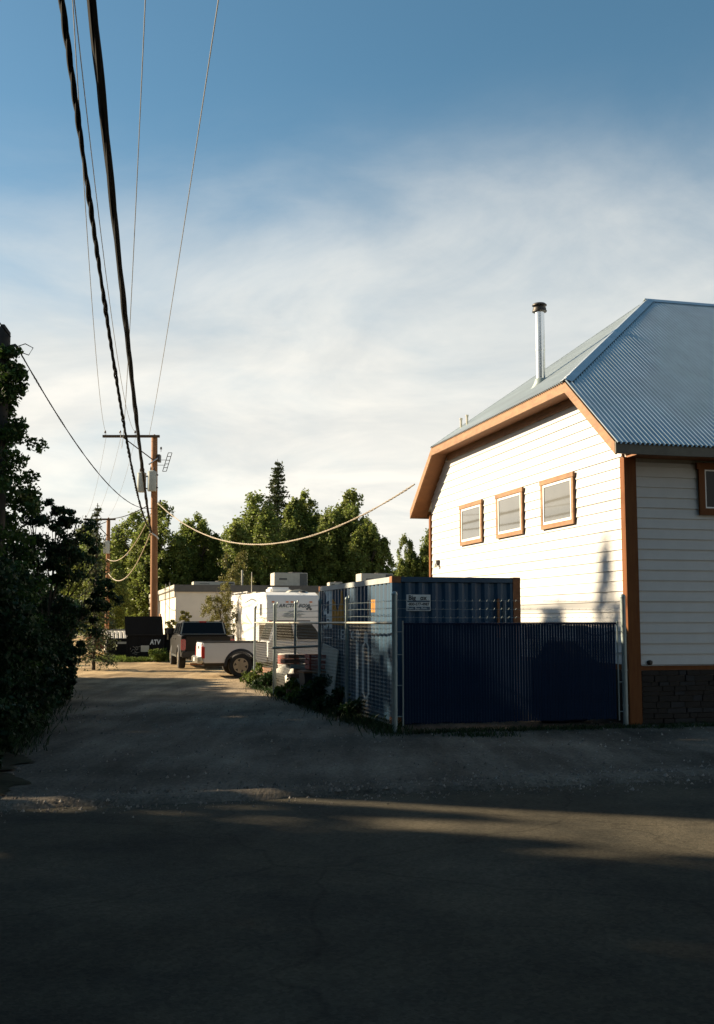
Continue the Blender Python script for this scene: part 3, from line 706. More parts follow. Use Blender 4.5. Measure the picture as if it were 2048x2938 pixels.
def build_poles():
    T = utility_pole('utility_pole', 'tall brown utility pole with two grey transformers behind the black dumpsters', (-9.6, 51, 0), 10.75, .185, .15,
                     (-2.62, .12, 10.62, (-2.50, -1.78, -1.06)), lean=-.016)
    transformer(-.18+.0, -.33, 7.95, 8.90, .215, T); transformer(-.72, -.12, 7.93, 8.86, .215, T)
    MB().box(.02, .14, -.2, .2, 9.4, 9.75).build('cutout_bracket', M_DKMETAL, T); insulator(.16, 0, 10.02, T)
    MB().tube([(-.38, -.2, 9.25), (.06, -.2, 9.55)], .035, 6).build('fuse_strut', M_CHROME, T)
    g = MB()
    for dx in (-.09, .09): g.tube([(.48+dx+.12, 0, 9.85), (.48+dx-.14, 0, 8.95)], .018, 5)
    for k in range(6): t = k/5; g.tube([(.48-.09+.12-.26*t, 0, 9.85-.9*t), (.48+.09+.12-.26*t, 0, 9.85-.9*t)], .016, 5)
    g.tube([(.0, 0, 9.5), (.45, 0, 9.5)], .012, 5).tube([(.0, 0, 9.25), (.40, 0, 9.25)], .012, 5)
    g.build('street_light_bracket', M_DKMETAL, T)
    MB().tube([(-.28, -.17, 6.05), (-.12, -.22, 5.92), (.05, -.21, 5.80), (.14, -.12, 5.68)], .035, 6).build('cable_wrap', M_SIGNW, T)
    insulator(.18, -.05, 7.45, T)
    T2 = utility_pole('utility_pole', 'second utility pole down the lane, thinner, with two grey transformers', (-16.95, 73, 0), 8.85, .15, .125, (-1.75, .45, 8.70, (-1.6, -.9)), lean=-.008)
    transformer(-.1, -.27, 6.35, 7.2, .22, T2); transformer(-.95, -.1, 6.4, 7.25, .2, T2)
    g = MB()
    for dx in (-.07, .07): g.tube([(.62+dx, 0, 8.0), (.50+dx, 0, 7.5)], .02, 5)
    g.tube([(0, 0, 7.8), (.6, 0, 7.8)], .012, 5).build('street_light_bracket', M_DKMETAL, T2)
    T3 = utility_pole('utility_pole', 'third utility pole down the lane, rising behind the small dark spruce', (-22.0, 88, 0), 8.3, .16, .12)
    MB().box(-.9, .9, -.25, -.13, 7.9, 8.02).build('crossarm', M_ARM, T3)
    T4 = utility_pole('utility_pole', 'thin dark utility pole farthest away at the end of the lane', (-30.0, 110, 0), 6.6, .14, .11, m=M_POLEDK)
    MB().box(-.8, .8, -.2, -.12, 6.2, 6.32).build('crossarm', M_ARM, T4)
    T5 = utility_pole('utility_pole', 'old dark pole wrapped in ivy at the left edge of the picture', (-6.78, 20.05, 0), 7.45, .17, .14, m=M_POLEDK)
    g = MB().tube([(.14, -.05, 7.0), (.26, -.05, 7.03), (.30, -.05, 6.98)], .035, 6); g.build('cable_clamp', M_DKMETAL, T5)
    MB().tube([(.28, -.05, 7.0), (.45, -.05, 7.06), (.60, -.05, 6.98), (.52, -.05, 6.84), (.36, -.05, 6.90), (.28, -.05, 6.98)], .010, 5).build('cable_loop', M_CABLE, T5)
build_poles()

# ------------------------------------------------------------------ overhead lines
def curve(A, B, sag, n=40, t1=1.0):
    A, B = Vector(A), Vector(B); out = []
    for i in range(n+1):
        t = t1*i/n; p = A + (B-A)*t; p.z -= 4*sag*t*(1-t); out.append(p)
    return out
def line(name, label, A, B, sag, r, m, t1=1.0, n=40, group='overhead lines', cat='cable'):
    o = MB().tube(curve(A, B, sag, n, t1), r, 6).build(name, m, smooth=True); return tag(o, label, cat, group)
def twisted(name, label, A, B, sag, r, off, m, turns, t1=1.0, n=260, group='overhead lines', strands=3):
    pts = curve(A, B, sag, n, t1); mb = MB()
    for s in range(strands):
        q = []
        for i, p in enumerate(pts):
            a = 2*math.pi*(turns*i/n + s/strands); w = 1 + .5*math.sin(i*.37) * math.sin(i*.11)
            q.append(p + Vector((math.cos(a)*off*w, 0, math.sin(a)*off*w)))
        mb.tube(q, r, 5)
    return tag(mb.build(name, m, smooth=True), label, 'cable', group)
def build_lines():
    twisted('telephone_cable', 'thick black bundled cable crossing the sky from top edge to near pole', (-9.80, 50.8, 6.0), (-2.49, 9.51, 7.6), .4, .036, .015, M_CABLE, 9, 1.3, 200, strands=3)
    twisted('power_cable', 'twisted black cable just left of the thickest cable in the sky', (-9.85, 50.8, 6.2), (-2.87, 9.84, 7.8), 1.2, .019, .017, M_CABLE, 34, 1.3, 420, strands=3)
    line('power_line', 'thin wire ending at the left tip of the near crossarm', (-12.10, 50.85, 10.85), (-3.59, 12.79, 9.6), 1.05, .0075, M_ALU, 1.3)
    line('power_line', 'thin wire ending at the crossarm insulator nearest the pole', (-10.66, 50.85, 10.85), (-3.57, 12.79, 9.6), 1.3, .0075, M_ALU, 1.3)
    line('power_line', 'thin wire ending at the middle crossarm insulator, crossing its neighbours', (-11.38, 50.85, 10.85), (-2.81, 13.45, 10.0), 2.8, .0075, M_ALU, 1.3)
    line('power_line', 'rightmost thin wire in the sky, sloping down to the pole top', (-10.0, 50.85, 10.65), (-1.84, 13.45, 10.0), .35, .009, M_ALU, 1.3)
    for i, (xa, xb, lb) in enumerate(((-12.1, -18.5, 'leftmost faint wire between the first and second crossarms'), (-11.38, -17.9, 'middle faint wire between the first and second crossarms'), (-10.66, -17.0, 'rightmost faint wire between the first and second crossarms'))):
        line('power_line', lb, (xa, 51.1, 10.8), (xb, 72.8, 8.9), .7, .006, M_ALU, group='wires between the first two poles')
    twisted('service_drop', 'pale twisted service cable sagging from near pole to the house gable', (-9.58, 50.9, 7.45), (1.60, 29.55, 5.58), 1.85, .012, .016, M_ROPE, 40, 1.0, 300)
    twisted('service_drop', 'dark twisted cable from the ivy-covered pole down to the near transformer pole', (-9.83, 50.9, 7.16), (-6.50, 20.0, 7.02), .9, .008, .009, M_CABLE, 40, 1.0, 260)
    line('service_drop', 'dark cable climbing out of the top left edge above the ivy pole', (-6.62, 20.0, 7.20), (-6.9, 16.5, 8.4), .1, .014, M_CABLE)
    line('telephone_cable', 'pale looping cable from near pole to second pole, hanging low', (-9.86, 50.85, 5.93), (-16.92, 72.8, 5.05), 1.25, .026, M_ROPE, group='loops of cable down the lane')
    line('telephone_cable', 'pale looping cable from second pole to third pole', (-16.98, 72.8, 4.95), (-22.0, 87.8, 3.6), 1.1, .028, M_ROPE, group='loops of cable down the lane')
    line('telephone_cable', 'faint cable loop beyond the third pole', (-22.0, 87.9, 3.5), (-30.0, 109.9, 4.0), 1.9, .025, M_ROPE, group='loops of cable down the lane')
    line('power_cable', 'upper pale cable drooping from near pole to the second pole transformers', (-9.85, 50.9, 6.9), (-17.0, 72.8, 6.0), .9, .022, M_ROPE, group='loops of cable down the lane')
    line('power_cable', 'straight dark cable from near pole to the second crossarm', (-10.1, 51.0, 7.25), (-16.9, 72.8, 8.75), .15, .025, M_CABLE, group='loops of cable down the lane')
    line('power_cable', 'dark cable running left from the second crossarm into the trees', (-17.0, 72.9, 8.6), (-25.5, 78, 7.2), .3, .025, M_CABLE, group='loops of cable down the lane')
    line('power_line', 'faint distant wires between far trees right of the poplars', (-6, 110, 7.6), (14, 108, 7.4), .5, .03, M_ALU)
    # small jumpers hanging by the near pole
    line('jumper_wire', 'slack dark jumper wire hanging left of the near transformers', (-10.6, 50.7, 8.6), (-10.2, 50.7, 7.1), .25, .012, M_CABLE)
build_lines()

# ------------------------------------------------------------------ vegetation
def tapered_trunk(h, r, name='trunk', forks=5, spread=.25, lo=.35, m=M_BARK):
    mb = MB(); pts = [(random.uniform(-.03, .03)*h*i/6, random.uniform(-.03, .03)*h*i/6, h*.9*i/6 - (.2 if i == 0 else 0)) for i in range(7)]
    mb.tube(pts, r, 8, r1=r*.15)
    for k in range(forks):
        i = random.randint(int(6*lo), 5); a = random.random()*6.28; p = Vector(pts[i]); l = h*random.uniform(.15, .3)
        q = p + Vector((math.cos(a)*l*spread*2, math.sin(a)*l*spread*2, l*.9)); mid = (p+q)/2 + Vector((math.cos(a), math.sin(a), -.2))*l*.12
        mb.tube([p, mid, q], r*.35, 5, r1=r*.06)
    return mb
def poplar_meshes(seed, h=10.0, wmax=2.0, leaf=.155, m=M_LEAF, clumps=540, per=58):
    global rng; rng = np.random.default_rng(seed); random.seed(seed)
    C = []; clumps = int(clumps*1.15)
    lean = rng.normal(size=2)*.03
    tops = [(0, 0, 1.0)] + [(rng.normal()*.32*wmax, rng.normal()*.32*wmax, rng.uniform(.72, .97)) for _ in range(4)]
    while len(C) < clumps:
        k = rng.integers(0, len(tops)); tx, ty, th = tops[k]
        f = rng.random()**.85; z = h*(.10 + .90*f*th)
        fz = f
        r = wmax*(1.0 if k == 0 else .55) * (min(1, .45+fz*2.2) * (1-fz**2.6)**.8 + .05)
        a = rng.random()*6.283; rr = r*rng.random()**.38
        C.append((tx*min(1, f*1.5)+rr*math.cos(a)+lean[0]*z, ty*min(1, f*1.5)+rr*math.sin(a)+lean[1]*z, z))
    C = np.array(C); sp = rng.uniform(.30, .70, len(C))*wmax*.30
    pts = clump_points(C, per, sp, (.8, .8, 1.25))
    extra = pts[rng.integers(0, len(pts), len(pts)//14)] + rng.normal(size=(len(pts)//14, 3))*.22*wmax*.4
    pts = np.vstack([pts, extra]); pts = pts[pts[:, 2] > .25]
    crown = quads_mesh('crown', leaves(pts, leaf, .72), m)
    trunk = tapered_trunk(h*.9, .16, forks=8).mesh('trunk', M_BARK, True)
    return crown, trunk
def spruce_meshes(seed, h=14, w=2.4, sparse=1.0, m=M_NEEDLE, droop=.35, step=.33):
    r = np.random.default_rng(seed); C = []; brs = MB(); brs.tube([(0, 0, -.2), (0, 0, h*.6), (0, 0, h)], h*.012, 7, r1=.015)
    z = h*.08
    while z < h*.985:
        f = 1 - z/h; L = w*(f**.85) + .10
        for k in range(int(5*sparse) + 1):
            if r.random() > .86: continue
            a = r.random()*6.283; l = L*r.uniform(.65, 1.08); tip = Vector((math.cos(a)*l, math.sin(a)*l, z - l*droop*r.uniform(.5, 1.2) + .12*l))
            brs.tube([(0, 0, z), (tip.x*.5, tip.y*.5, z-l*droop*.25), tip], .025*h/14 + .006, 3, caps=False, r1=.006)
            n = max(4, int(l*16))
            for j in range(n):
                t = (j+1)/n; wd = .16*(1.15-t)*l+.04
                p = np.array([tip.x*t, tip.y*t, z + (tip.z-z)*t*(.5+.5*t)]) + r.normal(size=3)*np.array([wd, wd, wd*.35]) - np.array([0, 0, wd*.3])
                C.append(p); C.append(p + r.normal(size=3)*.10*h/14)
        z += step*r.uniform(.75, 1.2)*(h/14)
    return quads_mesh('crown', leaves(np.array(C), .22*h/14+.03, .45, 1.2), m), brs.mesh('trunk', M_BARK)
def shrub_mesh(seed, clumps, spread, per, leaf, m, aspect=.6):
    global rng; rng = np.random.default_rng(seed)
    return quads_mesh('crown', leaves(clump_points(np.array(clumps), per, spread), leaf, aspect), m)
def plant_tree(name, label, cat, crown, trunk, loc, s=1.0, sz=None, rz=0.0, group=None):
    T = thing(name, label, cat, loc, rz, group); T.scale = (s, s, sz if sz else s)
    link(bpy.data.objects.new('crown', crown), T)
    if trunk: link(bpy.data.objects.new('trunk', trunk), T)
    return T

def build_trees():
    V = [poplar_meshes(101, wmax=2.0), poplar_meshes(102, wmax=2.4, per=64), poplar_meshes(103, wmax=1.7), poplar_meshes(104, wmax=2.2)]
    Dk = poplar_meshes(105, wmax=2.1, m=M_LEAFDK); O = poplar_meshes(106, wmax=2.6, m=M_LEAFOL, clumps=140)
    grp = 'poplar trees in the background'
    spec = [  # x, y, height, width scale, mesh, label
        (-19.6, 93, 11.2, 1.05, 1, 'poplar directly behind the near utility pole, left of it, with sunlit leaves'),
        (-17.2, 90, 11.6, 1.0, 0, 'pointed dark poplar just right of the near utility pole'),
        (-15.0, 96, 10.6, .9, 3, 'darker poplar second to the right of the near utility pole'),
        (-13.2, 93, 10.9, .95, 2, 'poplar with rounded top above the flat building corner'),
        (-11.7, 99, 11.2, 1.0, 1, 'poplar in the dip left of the tall spruce group'),
        (-9.3, 92, 10.3, 1.1, 3, 'low sunlit poplar above the camper roof, left of the spruce'),
        (-7.6, 90, 12.3, 1.0, 1, 'broad sunlit poplar directly below the spruce tip'),
        (-5.6, 93, 12.3, .95, 0, 'poplar just right of the spruce trunk'),
        (-4.0, 95, 13.1, .95, 2, 'tall poplar above the rooftop cooling unit'),
        (-2.6, 92, 11.3, 1.0, 3, 'shorter dark poplar between the two tall right-hand ones'),
        (-1.3, 95, 13.2, 1.0, 0, 'tallest poplar right of the spruce, dome-topped'),
        (.2, 93, 11.6, .85, 1, 'poplar on the right shoulder of the main tree group'),
        (1.5, 90, 10.2, .88, 2, 'loose feathery poplar at the right end of the main tree group'),
        (5.2, 105, 10.1, .66, 0, 'left of the two separate poplars beside the house wall'),
        (7.2, 105, 10.6, .8, 3, 'right of the two separate poplars beside the house wall'),
        (-20.8, 84, 8.6, 1.0, 3, 'sunlit poplar between the second and the near utility pole'),
        (-18.6, 80, 6.9, .95, 1, 'low bright poplar at the lane end behind the dumpsters'),
        (-24.0, 97, 10.4, 1.1, 0, 'poplar behind the second utility pole'),
    ]
    for i, (x, y, h, w, k, lb) in enumerate(spec):
        c, t = V[k]; plant_tree('poplar_tree', lb, 'tree', c, t, (x, y, 0), h/10*1.22*w, h/10, rz=i*1.37, group=grp)
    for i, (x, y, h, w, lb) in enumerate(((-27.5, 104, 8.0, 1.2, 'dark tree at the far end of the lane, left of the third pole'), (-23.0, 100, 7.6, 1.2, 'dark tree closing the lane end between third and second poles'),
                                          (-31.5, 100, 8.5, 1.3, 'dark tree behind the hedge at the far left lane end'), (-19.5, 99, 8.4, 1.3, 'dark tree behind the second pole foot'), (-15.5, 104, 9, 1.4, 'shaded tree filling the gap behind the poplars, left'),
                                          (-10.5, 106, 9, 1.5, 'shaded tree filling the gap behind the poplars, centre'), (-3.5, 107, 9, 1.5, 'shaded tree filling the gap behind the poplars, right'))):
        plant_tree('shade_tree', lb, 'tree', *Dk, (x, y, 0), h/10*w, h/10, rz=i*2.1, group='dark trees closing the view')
    plant_tree('olive_tree', 'olive-green leaning tree between flat building and camper', 'tree', *O, (-7.35, 58.5, 0), .48, .40, rz=.7)
    plant_tree('olive_tree', 'olive-green small tree above the camper roof behind the building', 'tree', *O, (-8.8, 78, 0), .75, .70, rz=2.2)
    c, t = spruce_meshes(11, h=17.0, w=4.4, sparse=2.0, step=.34, droop=.25)
    plant_tree('spruce_tree', 'tall sparse spruce standing above all the poplars', 'tree', c, t, (-7.5, 100, 0))
    c, t = spruce_meshes(13, h=12.2, w=1.8, sparse=1.6, step=.3)
    plant_tree('spruce_tree', 'thin bare-topped spruce just right of the tall one', 'tree', c, t, (-5.0, 101, 0))
    c, t = spruce_meshes(12, h=6.2, w=1.0, sparse=1.6, droop=.8, step=.42)
    plant_tree('spruce_tree', 'small dark drooping spruce in front of the second crossarm', 'tree', c, t, (-9.75, 40, 0))
    # ---- near left: ivy, tree, hedge
    r = np.random.default_rng(5); cl = []; sp = []
    for i in range(150):
        z = 6.9*r.random()**1.25; rad = .18 + .55*max(0, 1-z/7.2)**.9 + .22*(z < 5.2)
        a = r.random()*6.283; q = rad*r.random()**.5
        cl.append((q*math.cos(a)+.10, q*math.sin(a), z)); sp.append(.16+.16*max(0, 1-z/7))
    cr = shrub_mesh(31, cl, sp, 110, .085, M_IVY)
    I = plant_tree('ivy_plant', 'ragged ivy climbing the old dark pole at the left edge', 'ivy', cr, None, (-6.72, 19.95, 0))
    MB().tube([(.05*math.cos(i), .2*math.sin(i*.9), i*.8) for i in range(9)], .03, 5, r1=.008).build('trunk', M_BARK, I)
    def leafy(seed, name, label, loc, h, blobs, per, leaf, m, cat='tree', group=None, stems=3):
        r = np.random.default_rng(seed); cl = []; sp = []
        for (bx, by, bz, br, n) in blobs:
            for _ in range(n):
                v = r.normal(size=3); v /= np.linalg.norm(v); v *= br*r.random()**.4
                cl.append((bx+v[0], by+v[1], max(.12, bz+v[2]*.9))); sp.append(r.uniform(.14, .34)*max(.5, min(1.2, br)))
        cr = shrub_mesh(seed, cl, sp, per, leaf, m, .65)
        random.seed(seed); mb = MB()
        for s in range(stems):
            bx, by, bz, br, n = blobs[s % len(blobs)]
            x0, y0 = random.uniform(-.25, .25), random.uniform(-.25, .25)
            mb.tube([(x0, y0, -.1), (x0*.5+bx*.35, y0*.5+by*.35, bz*.5), (bx, by, bz), (bx*1.1, by*1.1, bz+br*.3)], .032, 5, r1=.006)
            for k in range(4):
                a = random.random()*6.28; mb.tube([(bx*.7, by*.7, bz*.75), (bx+math.cos(a)*br*.8, by+math.sin(a)*br*.8, bz+random.uniform(-.2, .6)*br)], .014, 4, r1=.004)
        return plant_tree(name, label, cat, cr, mb.mesh('trunk', M_BARK), loc, group=group)
    # lacy tree, 22-25 m out
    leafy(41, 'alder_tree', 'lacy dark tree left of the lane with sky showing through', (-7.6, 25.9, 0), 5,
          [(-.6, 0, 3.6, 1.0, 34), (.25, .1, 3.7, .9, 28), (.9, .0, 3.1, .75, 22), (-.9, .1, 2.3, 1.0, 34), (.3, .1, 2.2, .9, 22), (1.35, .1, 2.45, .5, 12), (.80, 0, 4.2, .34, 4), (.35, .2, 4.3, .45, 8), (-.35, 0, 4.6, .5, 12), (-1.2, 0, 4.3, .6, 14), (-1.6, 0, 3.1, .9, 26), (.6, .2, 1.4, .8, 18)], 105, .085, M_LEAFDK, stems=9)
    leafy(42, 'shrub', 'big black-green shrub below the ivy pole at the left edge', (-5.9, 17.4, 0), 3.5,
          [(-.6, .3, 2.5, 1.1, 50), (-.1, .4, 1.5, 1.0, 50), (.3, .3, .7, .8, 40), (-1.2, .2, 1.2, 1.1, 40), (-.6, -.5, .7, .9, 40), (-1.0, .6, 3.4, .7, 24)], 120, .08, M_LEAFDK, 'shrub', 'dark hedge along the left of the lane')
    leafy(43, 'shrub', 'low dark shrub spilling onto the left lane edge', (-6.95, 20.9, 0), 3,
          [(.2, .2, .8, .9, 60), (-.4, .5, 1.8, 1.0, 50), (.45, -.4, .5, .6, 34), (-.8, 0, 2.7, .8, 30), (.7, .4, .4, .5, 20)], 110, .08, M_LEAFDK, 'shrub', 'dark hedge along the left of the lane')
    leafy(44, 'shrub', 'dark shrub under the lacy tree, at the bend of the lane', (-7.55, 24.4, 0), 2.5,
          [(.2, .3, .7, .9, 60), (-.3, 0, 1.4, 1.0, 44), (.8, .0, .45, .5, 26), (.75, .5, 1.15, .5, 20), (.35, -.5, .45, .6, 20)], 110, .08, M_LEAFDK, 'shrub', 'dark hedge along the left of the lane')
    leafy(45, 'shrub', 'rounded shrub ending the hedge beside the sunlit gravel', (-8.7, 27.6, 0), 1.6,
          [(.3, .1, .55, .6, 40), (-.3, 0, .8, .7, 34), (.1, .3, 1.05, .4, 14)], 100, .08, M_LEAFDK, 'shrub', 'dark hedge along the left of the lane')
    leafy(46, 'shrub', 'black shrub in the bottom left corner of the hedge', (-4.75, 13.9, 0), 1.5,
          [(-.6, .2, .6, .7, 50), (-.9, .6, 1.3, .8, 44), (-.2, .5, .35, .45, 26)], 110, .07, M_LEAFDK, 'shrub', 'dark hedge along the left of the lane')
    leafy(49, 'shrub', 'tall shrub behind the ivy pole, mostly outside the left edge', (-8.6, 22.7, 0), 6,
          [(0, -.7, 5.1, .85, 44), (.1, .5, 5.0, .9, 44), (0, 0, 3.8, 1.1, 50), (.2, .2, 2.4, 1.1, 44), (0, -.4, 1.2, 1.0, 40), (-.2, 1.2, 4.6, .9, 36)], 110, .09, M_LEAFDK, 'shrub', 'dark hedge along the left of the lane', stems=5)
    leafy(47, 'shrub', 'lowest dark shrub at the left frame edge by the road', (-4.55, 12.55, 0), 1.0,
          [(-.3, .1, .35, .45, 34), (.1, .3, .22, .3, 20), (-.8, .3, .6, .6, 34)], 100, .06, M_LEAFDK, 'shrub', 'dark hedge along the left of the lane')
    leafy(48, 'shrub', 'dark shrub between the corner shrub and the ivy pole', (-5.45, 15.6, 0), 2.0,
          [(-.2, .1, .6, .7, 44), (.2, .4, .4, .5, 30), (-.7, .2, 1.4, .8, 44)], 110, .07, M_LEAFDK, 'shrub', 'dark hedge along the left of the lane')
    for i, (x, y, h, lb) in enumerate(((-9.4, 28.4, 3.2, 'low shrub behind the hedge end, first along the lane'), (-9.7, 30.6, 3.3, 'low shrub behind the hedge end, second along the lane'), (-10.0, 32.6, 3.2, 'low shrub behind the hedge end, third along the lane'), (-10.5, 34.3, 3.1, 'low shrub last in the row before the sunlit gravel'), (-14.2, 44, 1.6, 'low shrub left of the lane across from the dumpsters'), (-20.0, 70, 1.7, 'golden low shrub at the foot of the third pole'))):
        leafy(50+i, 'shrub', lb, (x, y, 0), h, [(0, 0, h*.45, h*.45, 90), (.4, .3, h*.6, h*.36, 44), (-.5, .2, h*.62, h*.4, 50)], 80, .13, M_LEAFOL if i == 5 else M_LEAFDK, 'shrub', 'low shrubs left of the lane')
    # bush rising behind dumpster at the cream wall
    leafy(60, 'shrub', 'small reddish-green shrub against the cream wall, right of the dumpster', (-9.6, 57, 0), 2.3, [(0, 0, 1.4, .5, 18), (.4, 0, 1.9, .4, 14), (.2, 0, .7, .6, 16)], 60, .13, M_LEAFOL, 'shrub')
    leafy(61, 'shrub', 'weedy green shrub at the foot of the dumpster', (-8.85, 47.4, 0), .8, [(0, 0, .25, .35, 16), (.3, .1, .35, .3, 10)], 60, .09, M_GRASS, 'shrub')
    # weeds along the fence
    W = [(-2.35, 28.0, .5, 'leafy weed at the far end of the fence'), (-2.75, 29.8, .7, 'tall weed clump at the far fence post'), (-1.55, 24.9, .5, 'sunlit weed clump at the fence middle'), (-1.15, 23.6, .5, 'weed with yellow stems beside the black tyre pile'),
         (-.85, 22.6, .75, 'tall dark weed in front of the leaning board'), (-.45, 21.2, .5, 'dark weed clump below the stencilled digits'), (-.1, 20.0, .38, 'low dark weed near the fence corner')]
    for i, (x, y, h, lb) in enumerate(W):
        leafy(70+i, 'weed', lb, (x, y, 0), h, [(0, 0, h*.4, h*.32, 16), (.12, -.15, h*.75, h*.22, 8), (-.2, .25, h*.28, h*.3, 12)], 42, .075, M_GRASS if i in (1, 2, 3) else M_LEAFDK, 'weed', 'weeds along the chain-link fence')
build_trees()

def build_grass():
    def blades(seed, spots, n, hgt, m, name, label):
        r = np.random.default_rng(seed); vs = []
        for (x, y, sx, sy, k) in spots:
            for _ in range(int(n*k)):
                px = x + r.normal()*sx; py = y + r.normal()*sy - .0
                py += -(0.255)*0; h = hgt*r.uniform(.4, 1.3); a = r.random()*6.28; w = .006 + .004*r.random(); le = r.normal(size=2)*h*.45
                dx, dy = math.cos(a)*w, math.sin(a)*w
                vs += [(px-dx, py-dy, -.01), (px+dx, py+dy, -.01), (px+le[0]*.5+dx*.5, py+le[1]*.5+dy*.5, h*.65), (px+le[0], py+le[1], h)]
        o = bpy.data.objects.new(name, quads_mesh(name, np.array(vs), m)); link(o); tag(o, label, 'grass', kind='stuff')
    sp = [(0.5 - .27*i, 17.9 + i*1.0, .16, .45, 1.0) for i in range(13)]
    blades(1, sp, 330, .13, M_LEAFDK, 'grass', 'thin grass growing along the foot of the lane fence')
    sp = [(.9+.55*i, 17.55+.142*i, .3, .09, .7 + .5*(i in (1, 3, 5))) for i in range(8)] + [(5.3+.6*i, 18.55+.15*i, .35, .12, .8) for i in range(5)] + [(1.9, 17.15, .28, .12, 1.2)]
    blades(2, sp, 260, .06, M_LEAFDK, 'grass', 'short dark grass below the blue slatted gate and house')
    sp = [(-9.9, 47.8, .6, .15, 1.0), (-11.0, 49.2, .4, .8, 2), (-8.9, 47.9, .4, .15, .9), (-11.6, 53, .5, 1.5, 1.4)]
    blades(3, sp, 700, .20, M_GRASS, 'grass', 'bright green grass at the foot of the dumpsters')
    blades(4, [(-12.6, 55, .6, 1.6, 1.5), (-11.6, 51.2, .35, .5, 1)], 500, .16, M_DRY, 'dry_grass', 'straw-coloured dry grass left of the dumpsters')
    blades(5, [(-5.0-.27*i, 15+1.2*i, .25, .6, 1) for i in range(10)], 400, .14, M_LEAFDK, 'grass', 'dark grass fringe under the left hedge')
build_grass()

# ------------------------------------------------------------------ flat-roofed building
def build_flat():
    B = thing('flat_building', 'cream flat-roofed building with dark roof band behind the camper', 'building', (-10.86, 64, 0), ALPHA)
    W, D, Hh = 17.5, 31.0, 3.95
    MB().box(.05, W, .05, D, 0, Hh-.12).build('wall', M_BWHITE, B)
    MB().box(-.05, W+.05, -.06, .0, Hh-.42, Hh).build('roof_band', M_BBAND, B)
    MB().box(-.06, -.0, -.0, D, Hh-.28, Hh).build('roof_band', M_CREAMBAND, B)
    MB().box(-.03, .048, .0, D, Hh-.72, Hh-.30).build('soffit_band', M_CREAMBAND, B)
    MB().box(0, W, .0, D, Hh-.11, Hh-.06).build('roof_deck', M_BBAND, B)
    MB().tube([(-.10, .0, Hh-.30), (-.10, D, Hh-.30)], .025, 6).build('conduit', M_DKMETAL, B)
    for y, nm in ((3.2, 0), (6.5, 1)):
        MB().tube([(-.07, y, 0.2), (-.07, y, Hh+.25)], .03, 6).build('downpipe', M_CREAMBAND, B)
    D1 = MB().box(-.04, .06, 12.0, 13.2, 0, 2.3).build('door', M_WOOD, B); MB().box(-.07, -.03, 12.1, 12.2, 1.0, 1.15).build('handle', M_DKMETAL, D1)
    D2 = MB().box(-.05, .06, 22.0, 27.0, .3, 2.9).build('window', M_CREAMBAND, B); MB().box(-.07, .0, 22.3, 24.3, .5, 2.7).build('pane', M_GLASS, D2); MB().box(-.07, .0, 24.6, 26.7, .5, 2.7).build('pane', M_GLASS, D2)
    MB().box(-.25, -.0, 17.0, 17.6, 3.25, 3.4).build('wall_lamp', M_DKMETAL, B)
    for k in range(1, 7):                        # faint panel joints on the shaded front
        MB().box(k*2.44-.012, k*2.44+.012, .030, .049, .2, Hh-.43).build('joint_strip', M_CREAMBAND, B)
    MB().box(.06, W, .02, .049, .75, .80).build('sill_band', M_BBAND, B)
    def unit(label, x, y, w, d, h):
        p = B.matrix_basis @ Vector((0, 0, 0)) if False else None
        o = thing('rooftop_unit', label, 'air conditioner', tuple(Vector((-10.86, 64, 0)) + VV*x + UV*y + Vector((0, 0, Hh-.06))), ALPHA, 'rooftop cooling units')
        MB().box(0, w, 0, d, 0.0, .10).build('curb', M_BBAND, o)
        MB().box(.02, w-.02, .02, d-.02, .10, h).build('cabinet', M_CREAMBAND, o, bevel=.02)
        MB().box(w*.76, w*.97, -.0, .03, .18, h-.05).build('grille', M_BBAND, o)
        MB().box(w*.15, w*.38, .005, .03, h*.55, h*.66).build('badge', M_BBAND, o)
        MB().lathe([(d*.3, h), (d*.3, h+.06)], w*.7, d*.5, 14).build('fan_shroud', M_DKMETAL, o)
    unit('larger rooftop cooling unit left, above the camper', 6.75, 4.4, 2.25, 1.6, 1.05)
    unit('rooftop cooling unit half hidden behind the container top', 12.25, 3.0, 2.2, 1.5, 1.0)
    unit('low flat rooftop unit above the left front corner', 1.3, 2.2, 2.6, 1.3, .34)
    unit('small low rooftop unit between the two large ones', 9.9, 2.0, .9, .8, .36)
    MB().tube([(4.45, 3, Hh-.1), (4.45, 3, Hh+1.05)], .06, 8).build('vent_stack', M_CREAMBAND, B)
build_flat()

